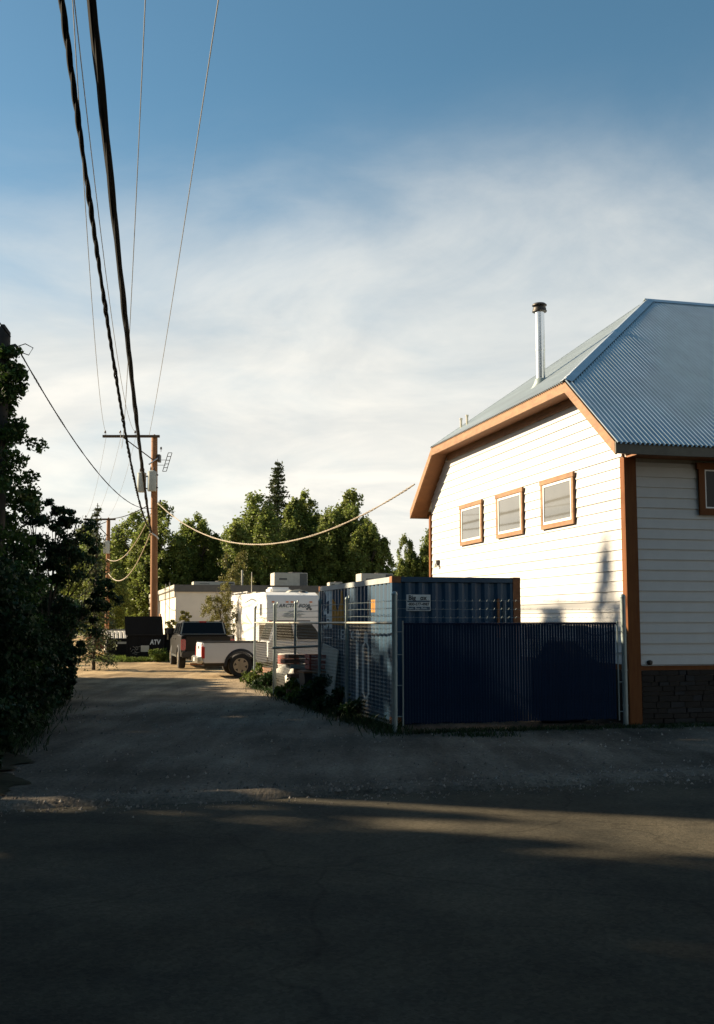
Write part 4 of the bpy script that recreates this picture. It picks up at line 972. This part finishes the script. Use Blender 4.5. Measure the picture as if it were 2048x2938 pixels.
# ------------------------------------------------------------------ camper trailer
def build_rv():
    T = thing('camper_trailer', 'white fifth-wheel camper with animal logo, facing the fence', 'camper', (-4.36, 52, 0), ALPHA + .065)
    W, L, Hh = 2.65, 8.8, 3.2
    prof = [(.25, .55), (L, .55), (L, Hh-.05), (L-.05, Hh), (.75, Hh), (.30, Hh-.22), (.0, Hh-1.05), (.05, Hh-1.35), (.25, Hh-1.38)]
    nose = [(0, 1.72), (.06, 1.68), (1.6, 1.68), (1.6, .55), (L, .55), (L, Hh-.04), (L-.04, Hh), (.7, Hh), (.22, Hh-.16), (.05, Hh-.5)]
    MB().prism(nose, 'x', 0, W).build('body', M_RVWHITE, T, bevel=.05, smooth=True)
    MB().prism([(.045, 1.72), (.085, 1.685), (.5, 1.60), (1.6, 1.60), (1.6, 1.679), (.1, 1.679)], 'x', .03, W-.03).build('nose_skirt', M_RVGREY, T)
    # front skin slopes: from (0,1.72) to (.05,Hh-.5)
    def fy(z): return .05*(z-1.72)/(Hh-.5-1.72) - .006
    for x in (.32, 1.02, 1.27, 1.52, 2.22):
        MB().box(x-.065, x+.065, fy(2.72)+.03-.05, fy(2.72)+.10, 2.69, 2.75).build('marker_light', M_AMBER, T)
    z = 2.52; o = place_text(text_mesh('ARCTIC FOX', .25, M_RVDK, shear=.25, bold=.008, sx=1.05), (1.35, fy(z)-.006, z), FRONT, T)
    paw = MB()
    for cx, cz, a, b in ((2.12, 2.46, .09, .06), (2.03, 2.38, .07, .05), (2.2, 2.37, .075, .055), (2.12, 2.56, .05, .045)):
        paw.add([(cx+a*math.cos(t*.7854), fy(cz)-.006, cz+b*math.sin(t*.7854)) for t in range(8)], [tuple(range(8))])
    paw.build('paw_logo', M_RVDK, T)
    rr = random.Random(3); art = MB()
    for i in range(16):
        x = rr.uniform(.75, 1.75); zc = rr.uniform(2.0, 2.26); w = rr.uniform(.12, .3); h = rr.uniform(.03, .09)
        art.add([(x-w, fy(zc)-.005-.0006*i, zc-h*.4), (x, fy(zc)-.005-.0006*i, zc-h*.6), (x+w, fy(zc)-.005-.0006*i, zc), (x+.1*w, fy(zc)-.005-.0006*i, zc+h)], [(0, 1, 2, 3)])
    art.build('landscape_print', mat('rv_blue_print', (.30, .34, .36), .5, vary=.3, vscale=10), T)
    # lit side (local -x)
    def pan(y0, y1, z0, z1, m, name, x=-.012, par=None): return MB().box(x, .01, y0, y1, z0, z1).build(name, m, par or T)
    for y0, y1, z0, z1 in ((.95, 1.5, 2.0, 2.68), (6.6, 7.4, 1.72, 2.22)):
        w = pan(y0, y1, z0, z1, M_RVWHITE, 'window', -.02); MB().box(-.026, -.019, y0+.06, (y0+y1)/2-.03, z0+.05, z1-.05).build('pane', M_GLASS, w); MB().box(-.026, -.019, (y0+y1)/2+.03, y1-.06, z0+.05, z1-.05).build('pane', M_GLASS, w)
    def swoosh(pts, m, name='stripe'): MB().add([(-.004, y, z) for y, z in pts], [tuple(range(len(pts)))]).build(name, m, T)
    swoosh([(2.2, 2.76), (3.4, 2.88), (4.6, 2.76), (5.4, 2.70), (4.6, 2.82), (3.4, 2.95), (2.6, 2.88)], M_RVDK)
    swoosh([(.3, 1.95), (2.2, 2.05), (.3, 1.86)], M_RVTAN); swoosh([(.3, 1.80), (1.9, 2.0), (.3, 1.74)], M_RVTAN)
    swoosh([(3.2, 1.65), (5.0, 2.25), (4.6, 1.95), (3.4, 1.60)], M_RVTAN); swoosh([(3.4, 1.62), (6.0, 1.62), (5.2, 1.75), (4.2, 1.70)], M_RVTAN); swoosh([(5.6, 2.55), (7.2, 2.85), (7.4, 2.80), (5.8, 2.47)], M_RVTAN)
    place_text(text_mesh('ARCTIC FOX', .16, mat('rv_pale_print', (.5, .48, .44), .5), shear=.2), (3.6, 3.6, 2.56), LEFT, T).location = (-.005, 3.7, 2.55)
    pan(1.62, 2.6, .60, 1.55, M_RVWHITE, 'hatch_door'); pan(2.9, 4.6, .60, 1.5, M_RVWHITE, 'entry_door')
    # roof kit
    A = MB().box(.7, 1.75, 2.2, 3.3, Hh, Hh+.30).build('air_conditioner', M_RVWHITE, T, bevel=.09, smooth=True)
    MB().prism([(1.3, Hh), (2.35, Hh), (2.3, Hh+.06), (1.9, Hh+.17), (1.5, Hh+.12)], 'y', 1.0, 1.7).build('roof_vent', M_CREAMBAND, T)
    MB().lathe([(.20, Hh), (.18, Hh+.04), (.10, Hh+.09)], 2.0, .85, 12).build('dome_antenna', M_DKMETAL, T)
    MB().box(.25, .7, 3.6, 4.4, Hh, Hh+.10).build('roof_hatch', M_RVGREY, T)
    R_ = MB()
    for y in (5.2, 6.3, 7.4, 8.4): R_.tube([(.12, y, Hh), (.12, y, Hh+.13)], .02, 5)
    R_.tube([(.12, 5.0, Hh+.13), (.12, 8.6, Hh+.13)], .025, 5).build('roof_rack', M_RVWHITE, T)
    MB().tube([(.25, 4.6, Hh), (.25, 4.6, Hh+1.15)], .02, 5).build('antenna', M_CREAMBAND, T)
    for y in (5.3, 6.2):
        w = MB().tube([(.02, y, .38), (.24, y, .38)], .36, 20).build('wheel', M_TYRE, T); MB().tube([(.005, y, .38), (.02, y, .38)], .2, 14).build('rim', M_CHROME, w)
    MB().box(-.006, .02, 4.85, 6.65, .50, .90).build('wheel_arch', M_RVGREY, T)
    for x in (.5, W-.5): MB().box(x-.06, x+.06, 1.75, 1.87, 0.02, .6).build('landing_leg', M_DKMETAL, T)
    MB().box(.03, W-.03, 1.595, 1.599, .6, 1.59).build('front_bulkhead', M_RVGREY, T)
    return T
build_rv()
def build_flag():
    F = thing('flag', 'red and white flag hanging beside the camper rear', 'flag', (-7.55, 60.4, 0), 0)
    MB().tube([(.12, 0, 0), (.12, 0, 2.2)], .02, 6).build('flag_pole', M_GALV, F)
    def cloth(z0, z1, w0, w1):
        m = MB(); vs = []
        for j in range(6):
            t = j/5; z = z0+(z1-z0)*t; w = w0+(w1-w0)*t
            for i in range(7): vs.append((.12-w*i/6, .05*math.sin(i*1.6+j*.5), z - .03*i))
        return m.add(vs, [(j*7+i, j*7+i+1, (j+1)*7+i+1, (j+1)*7+i) for j in range(5) for i in range(6)])
    cloth(.35, .95, .32, .34).build('cloth', M_BRICKRED, F); cloth(.95, 1.4, .34, .36).build('cloth', M_SIGNW, F); cloth(1.4, 1.75, .36, .2).build('cloth', mat('pale_red_cloth', (.5, .22, .18), .7), F)
build_flag()

# ------------------------------------------------------------------ pickup trucks
def wheel(parent, x0, x1, y, r, rim_m=M_RIM, side=1):
    zc = r
    w = MB().tube([(x0, y, zc), (x0+.03*side, y, zc), (x1-.03*side, y, zc), (x1, y, zc)], [r*.93, r, r, r*.93], 30).build('wheel', M_TYRE, parent, smooth=True)
    xo = x0
    MB().tube([(xo-.004*side, y, zc), (xo+.05*side, y, zc)], r*.60, 26).build('rim_dish', M_DKMETAL, w)
    m = MB()
    for k in range(6):
        a = k*math.pi/3+.3
        c, s = math.cos(a), math.sin(a); t = .09*r/.38
        p = [(y + c*r*.10 - s*t*.8, zc + s*r*.10 + c*t*.8), (y + c*r*.10 + s*t*.8, zc + s*r*.10 - c*t*.8), (y + c*r*.58 + s*t*.55, zc + s*r*.58 - c*t*.55), (y + c*r*.58 - s*t*.55, zc + s*r*.58 + c*t*.55)]
        m.prism(p, 'x', xo-.022*side, xo-.006*side)
    m.tube([(xo-.03*side, y, zc), (xo-.005*side, y, zc)], r*.16, 14)
    ring = MB(); n = 26
    vs = []
    for k in range(n):
        a = 2*math.pi*k/n
        for rr in (r*.56, r*.64): vs.append((xo-.02*side, y+rr*math.cos(a), zc+rr*math.sin(a)))
    m.add(vs, [(2*k, 2*k+1, (2*k+3) % (2*n), (2*k+2) % (2*n)) for k in range(n)])
    m.build('rim', rim_m, w)
def pickup(name, label, loc, rz, paint, W, L, bed_top, roof_z, r, ax, wb, clear, bed_len, kind):
    """local: y forward from the rear bumper, x across (0 = right side when kind 'r')"""
    T = thing(name, label, 'pickup truck', loc, rz)
    h = W/2; ar = r*1.22
    def side_poly(y0, y1, z0, z1, axle=None):
        pts = [(y0, z0+.06), (y0+.03, z0)]
        if axle is not None:
            n = 14; zc = r
            dx = math.sqrt(max(.001, ar**2 - (z0-zc)**2))
            a0 = math.pi - math.asin((z0-zc)/ar); a1 = math.asin((z0-zc)/ar)
            for k in range(n+1):
                a = a0 + (a1-a0)*k/n; pts.append((axle+ar*math.cos(a), zc+ar*math.sin(a)))
        pts += [(y1, z0), (y1, z1), (y0+.02, z1), (y0, z1-.05)]
        return pts
    # bed
    for s in (-1, 1):
        x0, x1 = (s*h, s*(h-.07)) if s < 0 else (h-.07, h)
        MB().prism(side_poly(.12, .12+bed_len, clear, bed_top, ax), 'x', min(x0, x1), max(x0, x1)).build('bed_side', paint, T, bevel=.018)
        MB().box(min(s*h, s*(h-.10)), max(s*h, s*(h-.10)), .12, .12+bed_len, bed_top+.001, bed_top+.03).build('bed_rail', M_BLACK, T)
        # flare
        m = MB(); n = 16; vs = []
        for k in range(n+1):
            a = math.pi*1.04*k/n - .06
            for rr, xo in ((ar, .0), (ar, .045), (ar+.07, .03), (ar+.08, 0.0)): vs.append((s*(h+xo), ax+rr*math.cos(a), r+rr*math.sin(a)))
        m.add(vs, [(4*k+j, 4*k+j+1, 4*k+j+5, 4*k+j+4) for k in range(n) for j in range(3)]); m.build('wheel_flare', M_BLACK, T, smooth=True)
        # tail lamp
        MB().box(min(s*(h+.006), s*(h-.17)), max(s*(h+.006), s*(h-.17)), .07, .20, bed_top-.52, bed_top-.10).build('tail_light', M_RED, T, bevel=.03)
    MB().box(-h+.07, h-.07, .14, .12+bed_len, clear+.12, clear+.2).build('bed_floor', M_DKMETAL, T)
    TG = MB().box(-h+.175, h-.175, .08, .15, clear+.10, bed_top-.005).build('tailgate', paint, T, bevel=.02)
    MB().box(-.12, .12, .065, .079, bed_top-.2, bed_top-.12).build('handle', M_BLACK, TG)
    Bm = MB().prism([(-h+.02, clear-.02), (h-.02, clear-.02), (h+.0, clear+.06), (h-.0, clear+.20), (-h+.0, clear+.20), (-h, clear+.06)], 'y', -.06, .119).build('bumper', M_CHROME if kind == 'w' else M_DKMETAL, T, bevel=.03)
    MB().box(-.15, .15, -.075, -.061, clear+.04, clear+.15).build('licence_plate', M_SIGNW, Bm)
    MB().tube([(0, -.2, clear-.06), (0, .6, clear-.06)], .035, 6).build('tow_hitch', M_RUST, T)
    # chassis
    MB().box(-h+.35, h-.35, .2, L-.5, clear-.12, clear+.1).build('frame', M_DKMETAL, T)
    # cab
    y0 = .12+bed_len+.04; cl = L - y0 - 1.15; belt = bed_top + .03
    prof = [(y0, clear), (y0+cl, clear), (y0+cl, belt-.02), (y0, belt)]
    MB().prism(prof, 'x', -h+.01, h-.01).build('cab_lower', paint, T, bevel=.03)
    hr = h - .17
    b = [(-h+.05, y0+.02, belt+.0005), (h-.05, y0+.02, belt+.0005), (h-.05, y0+cl+.05, belt+.0005), (-h+.05, y0+cl+.05, belt+.0005)]
    t = [(-hr, y0+.22, roof_z), (hr, y0+.22, roof_z), (hr, y0+cl-.55, roof_z), (-hr, y0+cl-.55, roof_z)]
    CB = MB().hexa(b, t).build('cab', paint, T, bevel=.05, smooth=True)
    def quad_on(i, j, k, l, f0, f1, g0, g1, name, m, off=.006):
        P = [Vector(b[i]), Vector(b[j]), Vector(t[k]), Vector(t[l])]
        def pt(u, v): return (P[0]*(1-u)+P[1]*u)*(1-v) + (P[3]*(1-u)+P[2]*u)*v
        c = [pt(f0, g0), pt(f1, g0), pt(f1, g1), pt(f0, g1)]
        n = (c[1]-c[0]).cross(c[3]-c[0]).normalized()
        cen = sum(c, Vector())/4; ctr = Vector((0, (b[0][1]+b[2][1])/2, (belt+roof_z)/2))
        if n.dot(cen-ctr) < 0: n = -n
        MB().hexa([q - n*.01 for q in c], [q + n*off for q in c]).build(name, m, CB)
    quad_on(0, 1, 1, 0, .03, .97, .05, .95, 'window_trim_glint', M_CREAMBAND if kind == 'd' else M_BLACK, .003)  # pale strip on the dark truck paints in the cab frame's reflection
    quad_on(0, 1, 1, 0, .055, .945, .08, .915, 'rear_window', M_GLASS)
    quad_on(0, 3, 3, 0, .06, .40, .10, .86, 'side_window', M_GLASS); quad_on(0, 3, 3, 0, .45, .86, .10, .86, 'side_window', M_GLASS)
    quad_on(1, 2, 2, 1, .06, .40, .10, .86, 'side_window', M_GLASS); quad_on(1, 2, 2, 1, .45, .86, .10, .86, 'side_window', M_GLASS)
    quad_on(3, 2, 2, 3, .05, .95, .06, .92, 'windscreen', M_GLASS)
    MB().box(-.13, .13, y0+.20, y0+.26, roof_z-.045, roof_z+.012).build('brake_light', M_RED, CB)
    for s in (-1, 1):
        MB().box(s*(hr-.14)-.02, s*(hr-.14)+.02, y0+.3, y0+cl-.7, roof_z, roof_z+.035).build('roof_rail', M_BLACK, CB)
        MB().box(min(s*(h+.02), s*(h+.22)), max(s*(h+.02), s*(h+.22)), y0+cl-.25, y0+cl-.12, belt+.02, belt+.22).build('mirror', paint if kind == 'w' else M_BLACK, T, bevel=.03)
        for yy in (y0+.75, y0+1.6): MB().box(min(s*(h-.012), s*(h+.03)), max(s*(h-.012), s*(h+.03)), yy, yy+.16, belt-.18, belt-.13).build('door_handle', M_CHROME, T)
        MB().box(min(s*(h-.02), s*(h+.012)), max(s*(h-.02), s*(h+.012)), y0+.1, y0+cl-.1, clear-.06, clear+.02).build('running_board', M_CHROME if kind == 'd' else M_DKMETAL, T)
    # bonnet
    yb = y0+cl+.002
    MB().prism([(yb, clear+.05), (L-.05, clear+.05), (L, clear+.3), (L-.04, belt-.18), (yb, belt-.03)], 'x', -h+.03, h-.03).build('bonnet', paint, T, bevel=.04)
    for s in (-1, 1):
        MB().prism([(ax+ar*1.02*math.cos(k*math.pi/14), r+ar*1.02*math.sin(k*math.pi/14)) for k in range(15)] + [(ax-ar, clear-.1), (ax+ar, clear-.1)], 'x', min(s*(h-.30), s*(h-.28)), max(s*(h-.30), s*(h-.28))).build('wheel_liner', M_BLACK, T)
        for y in (ax, ax+wb):
            wheel(T, s*(h+.01), s*(h-.25), y, r, side=-s)
        MB().prism([(ax+wb+ar*math.cos(k*math.pi/10), r+ar*math.sin(k*math.pi/10)) for k in range(11)], 'x', min(s*(h-.035), s*(h-.02)), max(s*(h-.035), s*(h-.02))).build('wheel_well', M_BLACK, T)
    return T
# white truck: heads along the cross direction (right), rear to the left
pickup('pickup_truck', 'white pickup truck with its bed sticking out past the fence end', (-5.25, 35.25, 0), ALPHA - math.pi/2, M_TKWHITE, 1.95, 5.5, 1.10, 1.78, .375, 1.32, 3.5, .46, 2.05, 'w')
# dark truck: heads away down the lane
pickup('pickup_truck', 'dark bronze pickup truck parked tail-on beside the dumpsters', (-5.55, 40.3, 0), ALPHA, M_TKDARK, 2.0, 5.7, 1.22, 1.78, .37, 1.25, 3.6, .46, 1.7, 'd')

# ------------------------------------------------------------------ dumpsters and bins
def build_dumpsters():
    D = thing('dumpster', 'large black graffitied dumpster with its lid standing open', 'dumpster', (-10.3, 48.3, 0), ALPHA*.35, 'black dumpsters by the near pole')
    W = 1.62
    MB().box(0, W, 0, 1.3, .06, 1.12).build('body', M_DUMP, D, bevel=.01)
    for x in (0, .54, 1.08, W): MB().box(x-.03, x+.03, -.035, -.002, .06, 1.1).build('rib', M_DUMP, D)
    MB().box(-.04, W+.04, -.05, 1.34, 1.121, 1.18).build('rim', M_DUMP, D)
    MB().hexa([(-.08, -.06, 1.182), (W-.02, -.06, 1.182), (W-.02, .02, 1.182), (-.08, .02, 1.182)], [(-.14, .02, 2.0), (W-.10, .02, 2.0), (W-.10, .08, 2.0), (-.14, .08, 2.0)]).build('lid', M_DUMP, D)
    place_text(text_mesh('ATV', .30, M_SIGNW, bold=.010, shear=.12, sx=.78), (1.24, -.042, .84), FRONT, D, 'graffiti')
    MB().box(.62, .98, -.05, -.036, .42, .70).build('notice_plate', M_CREAMBAND, D)
    rr = random.Random(9); g = MB()
    for i in range(9):
        x, z = rr.uniform(.15, .55), rr.uniform(.3, .75); a = rr.uniform(-1, 1.6); l = rr.uniform(.1, .3)
        g.tube([(x, -.040, z), (x+math.cos(a)*l*.5, -.040, z+math.sin(a)*l*.6), (x+math.cos(a)*l, -.040, z+math.sin(a)*l*.4)], .007, 4)
    g.build('graffiti', M_RVGREY, D)
    E2 = thing('dumpster', 'smaller black bin tucked between the big dumpster and dark truck', 'dumpster', (-8.72, 48.9, 0), ALPHA*.35, 'black dumpsters by the near pole')
    MB().box(0, .62, 0, .9, .05, 1.40).build('body', M_DUMP, E2, bevel=.02); MB().box(-.03, .65, -.03, .93, 1.401, 1.46).build('lid', M_DUMP, E2); MB().box(.10, .16, -.04, -.002, .95, 1.2).build('handle', M_CHROME, E2)
    E3 = thing('dumpster', 'black dumpster with pale ribbed sloping lid, left of the big one', 'dumpster', (-11.75, 50.6, 0), ALPHA, 'black dumpsters by the near pole')
    MB().prism([(.0, .08), (1.3, .08), (1.3, 1.25), (.0, .95)], 'x', 0, 1.7).build('body', M_DUMP, E3)
    for k in range(9):
        x = .02 + k*.185; MB().hexa([(x, -.06, .965), (x+.15, -.06, .965), (x+.15, 1.3, 1.28), (x, 1.3, 1.28)], [(x+.02, -.06, 1.0), (x+.13, -.06, 1.0), (x+.13, 1.3, 1.32), (x+.02, 1.3, 1.32)]).build('lid_rib', M_DUMPLID, E3)
    MB().box(.5, 1.25, -.03, -.002, .72, .82).build('notice_plate', M_CREAMBAND, E3)
    S = thing('storage_box', 'brown wooden storage box with pale lid at the lane edge', 'storage box', (-12.9, 55.5, 0), ALPHA)
    MB().box(0, 1.05, 0, 1.2, 0, 1.12).build('body', M_BROWNBOX, S)
    for k in range(6): MB().box(.0+k*.178, .165+k*.178, -.02, -.001, .02, 1.1).build('plank', M_BROWNBOX, S)
    MB().hexa([(-.05, -.08, 1.13), (1.3, -.08, 1.13), (1.3, 1.25, 1.24), (-.05, 1.25, 1.24)], [(-.05, -.08, 1.17), (1.3, -.08, 1.17), (1.3, 1.25, 1.28), (-.05, 1.25, 1.28)]).build('lid', M_CREAMBAND, S)
    K = thing('storage_shed', 'low grey shed with dark roof edge behind the brown box', 'shed', (-14.5, 62, 0), ALPHA)
    MB().box(0, 2.6, 0, 2.2, 0, 1.15).build('wall', M_CREAMBAND, K); MB().box(-.1, 2.75, -.1, 2.3, 1.151, 1.30).build('roof', M_BLACK, K); MB().box(.25, 1.0, -.02, .02, 0, 1.1).build('door', M_BROWNBOX, K)
    Rb = thing('waste_bin', 'red-brown metal bin beside the second pole foot', 'bin', (-17.5, 70.0, 0), ALPHA)
    MB().prism([(0, 0), (1.5, 0), (1.6, .95), (-.1, .95)], 'x', 0, 1.7).build('body', M_REDBOX, Rb); MB().box(-.05, 1.75, -.12, 1.62, .951, 1.02).build('rim', M_CREAMBAND, Rb)
    for x in (.3, .85, 1.4): MB().box(x-.03, x+.03, -.06, -.02, .1, .9).build('rib', M_REDBOX, Rb)
build_dumpsters()

# ------------------------------------------------------------------ junk behind the fence
def lump(name, label, cat, loc, dims, m, seed, group=None):
    rr = random.Random(seed); bm = bmesh.new(); bmesh.ops.create_icosphere(bm, subdivisions=3, radius=1)
    ph = [rr.uniform(0, 6) for _ in range(6)]
    for v in bm.verts:
        n = v.co.copy(); k = 1 + .10*math.sin(3*n.x+ph[0])*math.sin(4*n.y+ph[1]) + .07*math.sin(7*n.z+5*n.x+ph[2]) + .05*math.sin(9*n.y+ph[3])
        v.co = Vector((n.x*dims[0]*k, n.y*dims[1]*k, max(0, (n.z*k*.5+.42))*dims[2]*1.08))
    me = bpy.data.meshes.new(name); bm.to_mesh(me); bm.free(); me.materials.append(m)
    me.polygons.foreach_set('use_smooth', [True]*len(me.polygons))
    o = bpy.data.objects.new(name, me); link(o); o.location = loc; o.rotation_euler = (0, 0, rr.uniform(0, 3)); return tag(o, label, cat, group)
def build_junk():
    o = lump('tarp_heap', 'dark rounded tarp-covered heap behind the blue slats', 'tarp', (3.72, 19.42, 0), (.80, .42, 1.42), M_TARP, 4); o.rotation_euler = (0, 0, ALPHA)
    lump('white_sack', 'white sack slumped behind the fence, nearest the weeds', 'sack', (-1.35, 26.4, 0), (.42, .36, .75), M_BAG, 5, 'sacks behind the fence')
    lump('white_sack', 'pale sack behind the fence, left of the tallest posts', 'sack', (-1.9, 28.2, 0), (.40, .38, .62), M_BAG, 6, 'sacks behind the fence')
    lump('white_sack', 'small crumpled white sack low behind the middle fence post', 'sack', (-.95, 25.3, 0), (.26, .3, .45), M_BAG, 8, 'sacks behind the fence')
    def crate(name, label, loc, s, m, rz, cat='crate'):
        C = thing(name, label, cat, loc, rz); w, d, h = s
        for z in (.02, h*.38, h*.74):
            for y in (0, d-.02): MB().box(0, w, y, y+.02, z, z+h*.24).build('slat', m, C)
            for x in (0, w-.02): MB().box(x, x+.02, .021, d-.021, z, z+h*.24).build('slat', m, C)
        for x in (.021, w-.05):
            for y in (.021, d-.05): MB().box(x, x+.03, y, y+.03, 0, h).build('corner_block', m, C)
        MB().box(.02, w-.02, .02, d-.02, .03, .05).build('base', m, C)
    crate('red_crate', 'red crate stacked on top of the black bin behind the fence', (-1.05, 23.75, .72), (.62, .5, .34), M_BRICKRED, ALPHA)
    crate('brown_crate', 'brown weathered crate low behind the fence', (-2.3, 28.9, 0), (.9, .7, .55), M_BROWNJ, ALPHA+.2)
    B = thing('black_bin', 'black plastic bin behind the fence beside the leaning board', 'bin', (-1.15, 23.6, 0), ALPHA)
    MB().hexa([(.06, .06, .0), (.72, .06, .0), (.72, .6, .0), (.06, .6, .0)], [(0, 0, .66), (.78, 0, .66), (.78, .66, .66), (0, .66, .66)]).build('body', M_BLACK, B); MB().box(-.02, .80, -.02, .68, .661, .70).build('rim', M_RUST, B)
    MB().box(.28, .5, -.012, .03, .38, .58).build('label_plate', M_CREAMBAND, B)
    # leaning board against the container side
    P = thing('plywood_sheet', 'pale grey board leaning on the container side', 'board', tuple(Vector((.62, 19.0, 0)) + UV*4.72 - VV*.17), ALPHA)
    MB().hexa([(0, -.75, 0), (.02, -.75, 0), (.02, .75, 0), (0, .75, 0)], [(.13, -.75, 1.18), (.15, -.75, 1.18), (.15, .75, 1.30), (.13, .75, 1.30)]).build('sheet', M_BOARD, P)
    # stacked dark scrap
    S = thing('scrap_pile', 'dark brown scrap boards piled behind the fence', 'scrap', (-1.4, 24.6, 0), ALPHA)
    rr = random.Random(2)
    for k in range(9):
        z = .05+k*.11; MB().box(rr.uniform(-.2, .1), rr.uniform(.9, 1.5), rr.uniform(-.1, .1)+.1*k*.5, .5+.1*k*.5, z, z+.085).build('plank', M_BROWNJ if k % 3 else M_BOARD, S)
    MB().tube([(-.5, .2, 1.18), (1.1, .1, 1.24)], .03, 6).build('pipe', M_LINK, S)
    C = thing('oil_drum', 'red and white drum behind the far fence mesh', 'drum', (-1.9, 29.9, 0))
    MB().lathe([(.29, 0), (.29, .28), (.305, .3), (.29, .32), (.29, .58), (.305, .6), (.29, .62), (.29, .88), (.27, .9)], 0, 0, 20).build('body', M_BAG, C, smooth=True); MB().lathe([(.295, .62), (.295, .86)], 0, 0, 20).build('band', M_BRICKRED, C, smooth=True)
build_junk()

# ------------------------------------------------------------------ unseen neighbours that shade the lane, and trees added against sky light
def build_unseen_neighbours():
    N = thing('grey_garage', 'grey gabled garage on the left corner lot, casting the lane shade', 'garage', (-16.6, 16.65, 0), math.atan2(.312, -.95) + math.pi)
    # local x runs with the light, local y across it
    MB().box(0, 8, 0, 5.2, 0, 6.6).build('wall', M_BOARD, N)
    MB().prism([(-.02, 6.601), (5.22, 6.601), (2.6, 8.0)], 'x', -.3, 8.3).build('roof', M_BBAND, N)
    D = MB().box(8.0, 8.05, 2.0, 4.6, 0, 2.3).build('door', M_WHITEFR, N)
    for k in range(4): MB().box(8.05, 8.07, 2.1, 4.5, .1+k*.55, .55+k*.55).build('panel', M_WHITEFR, D)
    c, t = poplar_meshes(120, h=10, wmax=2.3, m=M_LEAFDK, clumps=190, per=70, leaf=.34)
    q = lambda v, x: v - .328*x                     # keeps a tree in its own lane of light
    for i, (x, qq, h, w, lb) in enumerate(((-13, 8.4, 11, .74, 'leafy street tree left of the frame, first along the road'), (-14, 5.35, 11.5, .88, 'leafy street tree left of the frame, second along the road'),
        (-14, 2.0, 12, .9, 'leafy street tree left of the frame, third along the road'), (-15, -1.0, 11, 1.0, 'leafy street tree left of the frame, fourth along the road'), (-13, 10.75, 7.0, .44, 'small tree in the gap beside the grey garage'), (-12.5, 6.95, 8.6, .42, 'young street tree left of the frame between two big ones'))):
        plant_tree('unseen_tree', lb, 'tree', c, t, (x, q(qq, x), 0), w, h/10, rz=i*1.9, group='street trees beyond the left edge')
    for i, (x, y, h, lb) in enumerate(((-18, -5, 15, 'far left'), (-11.5, -4.6, 16, 'left'), (-5, -4.4, 17, 'centre left'), (2, -4.6, 17, 'centre right'), (8.5, -4.4, 16, 'right'), (15, -5, 15, 'far right'), (-9.8, 4.2, 14, 'standing left of the viewer'), (10.2, 3.6, 14, 'standing right of the viewer'))):  # trees added out of view to dim the sky light on the road
        plant_tree('unseen_tree', 'big leafy tree added unseen around the viewer to block sky light, ' + lb, 'tree', c, t, (x, y, 0), 2.3 if i < 6 else 1.35, h/10, rz=i*1.3, group='unseen trees added around the viewer')
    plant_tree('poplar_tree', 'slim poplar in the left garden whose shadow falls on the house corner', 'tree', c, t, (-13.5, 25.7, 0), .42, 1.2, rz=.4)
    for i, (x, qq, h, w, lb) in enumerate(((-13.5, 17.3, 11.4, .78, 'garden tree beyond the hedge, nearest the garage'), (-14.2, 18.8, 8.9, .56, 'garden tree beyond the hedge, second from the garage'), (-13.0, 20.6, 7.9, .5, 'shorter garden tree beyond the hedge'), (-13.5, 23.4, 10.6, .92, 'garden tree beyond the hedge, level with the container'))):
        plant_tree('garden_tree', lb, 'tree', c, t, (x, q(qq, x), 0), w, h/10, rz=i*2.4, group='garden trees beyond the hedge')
build_unseen_neighbours()
o = MB().add([(-60, 700, -5), (0, 690, 26), (40, 700, 40), (90, 700, 30), (140, 700, 44), (220, 700, 20), (260, 700, -5), (260, 900, -5), (-60, 900, -5), (80, 800, 60)],
             [(0,1,8),(1,2,9),(2,3,9),(3,4,9),(4,5,9),(5,6,7),(5,7,9),(7,8,9),(8,1,9)]).build('hill', M_HILL); tag(o, kind='structure')
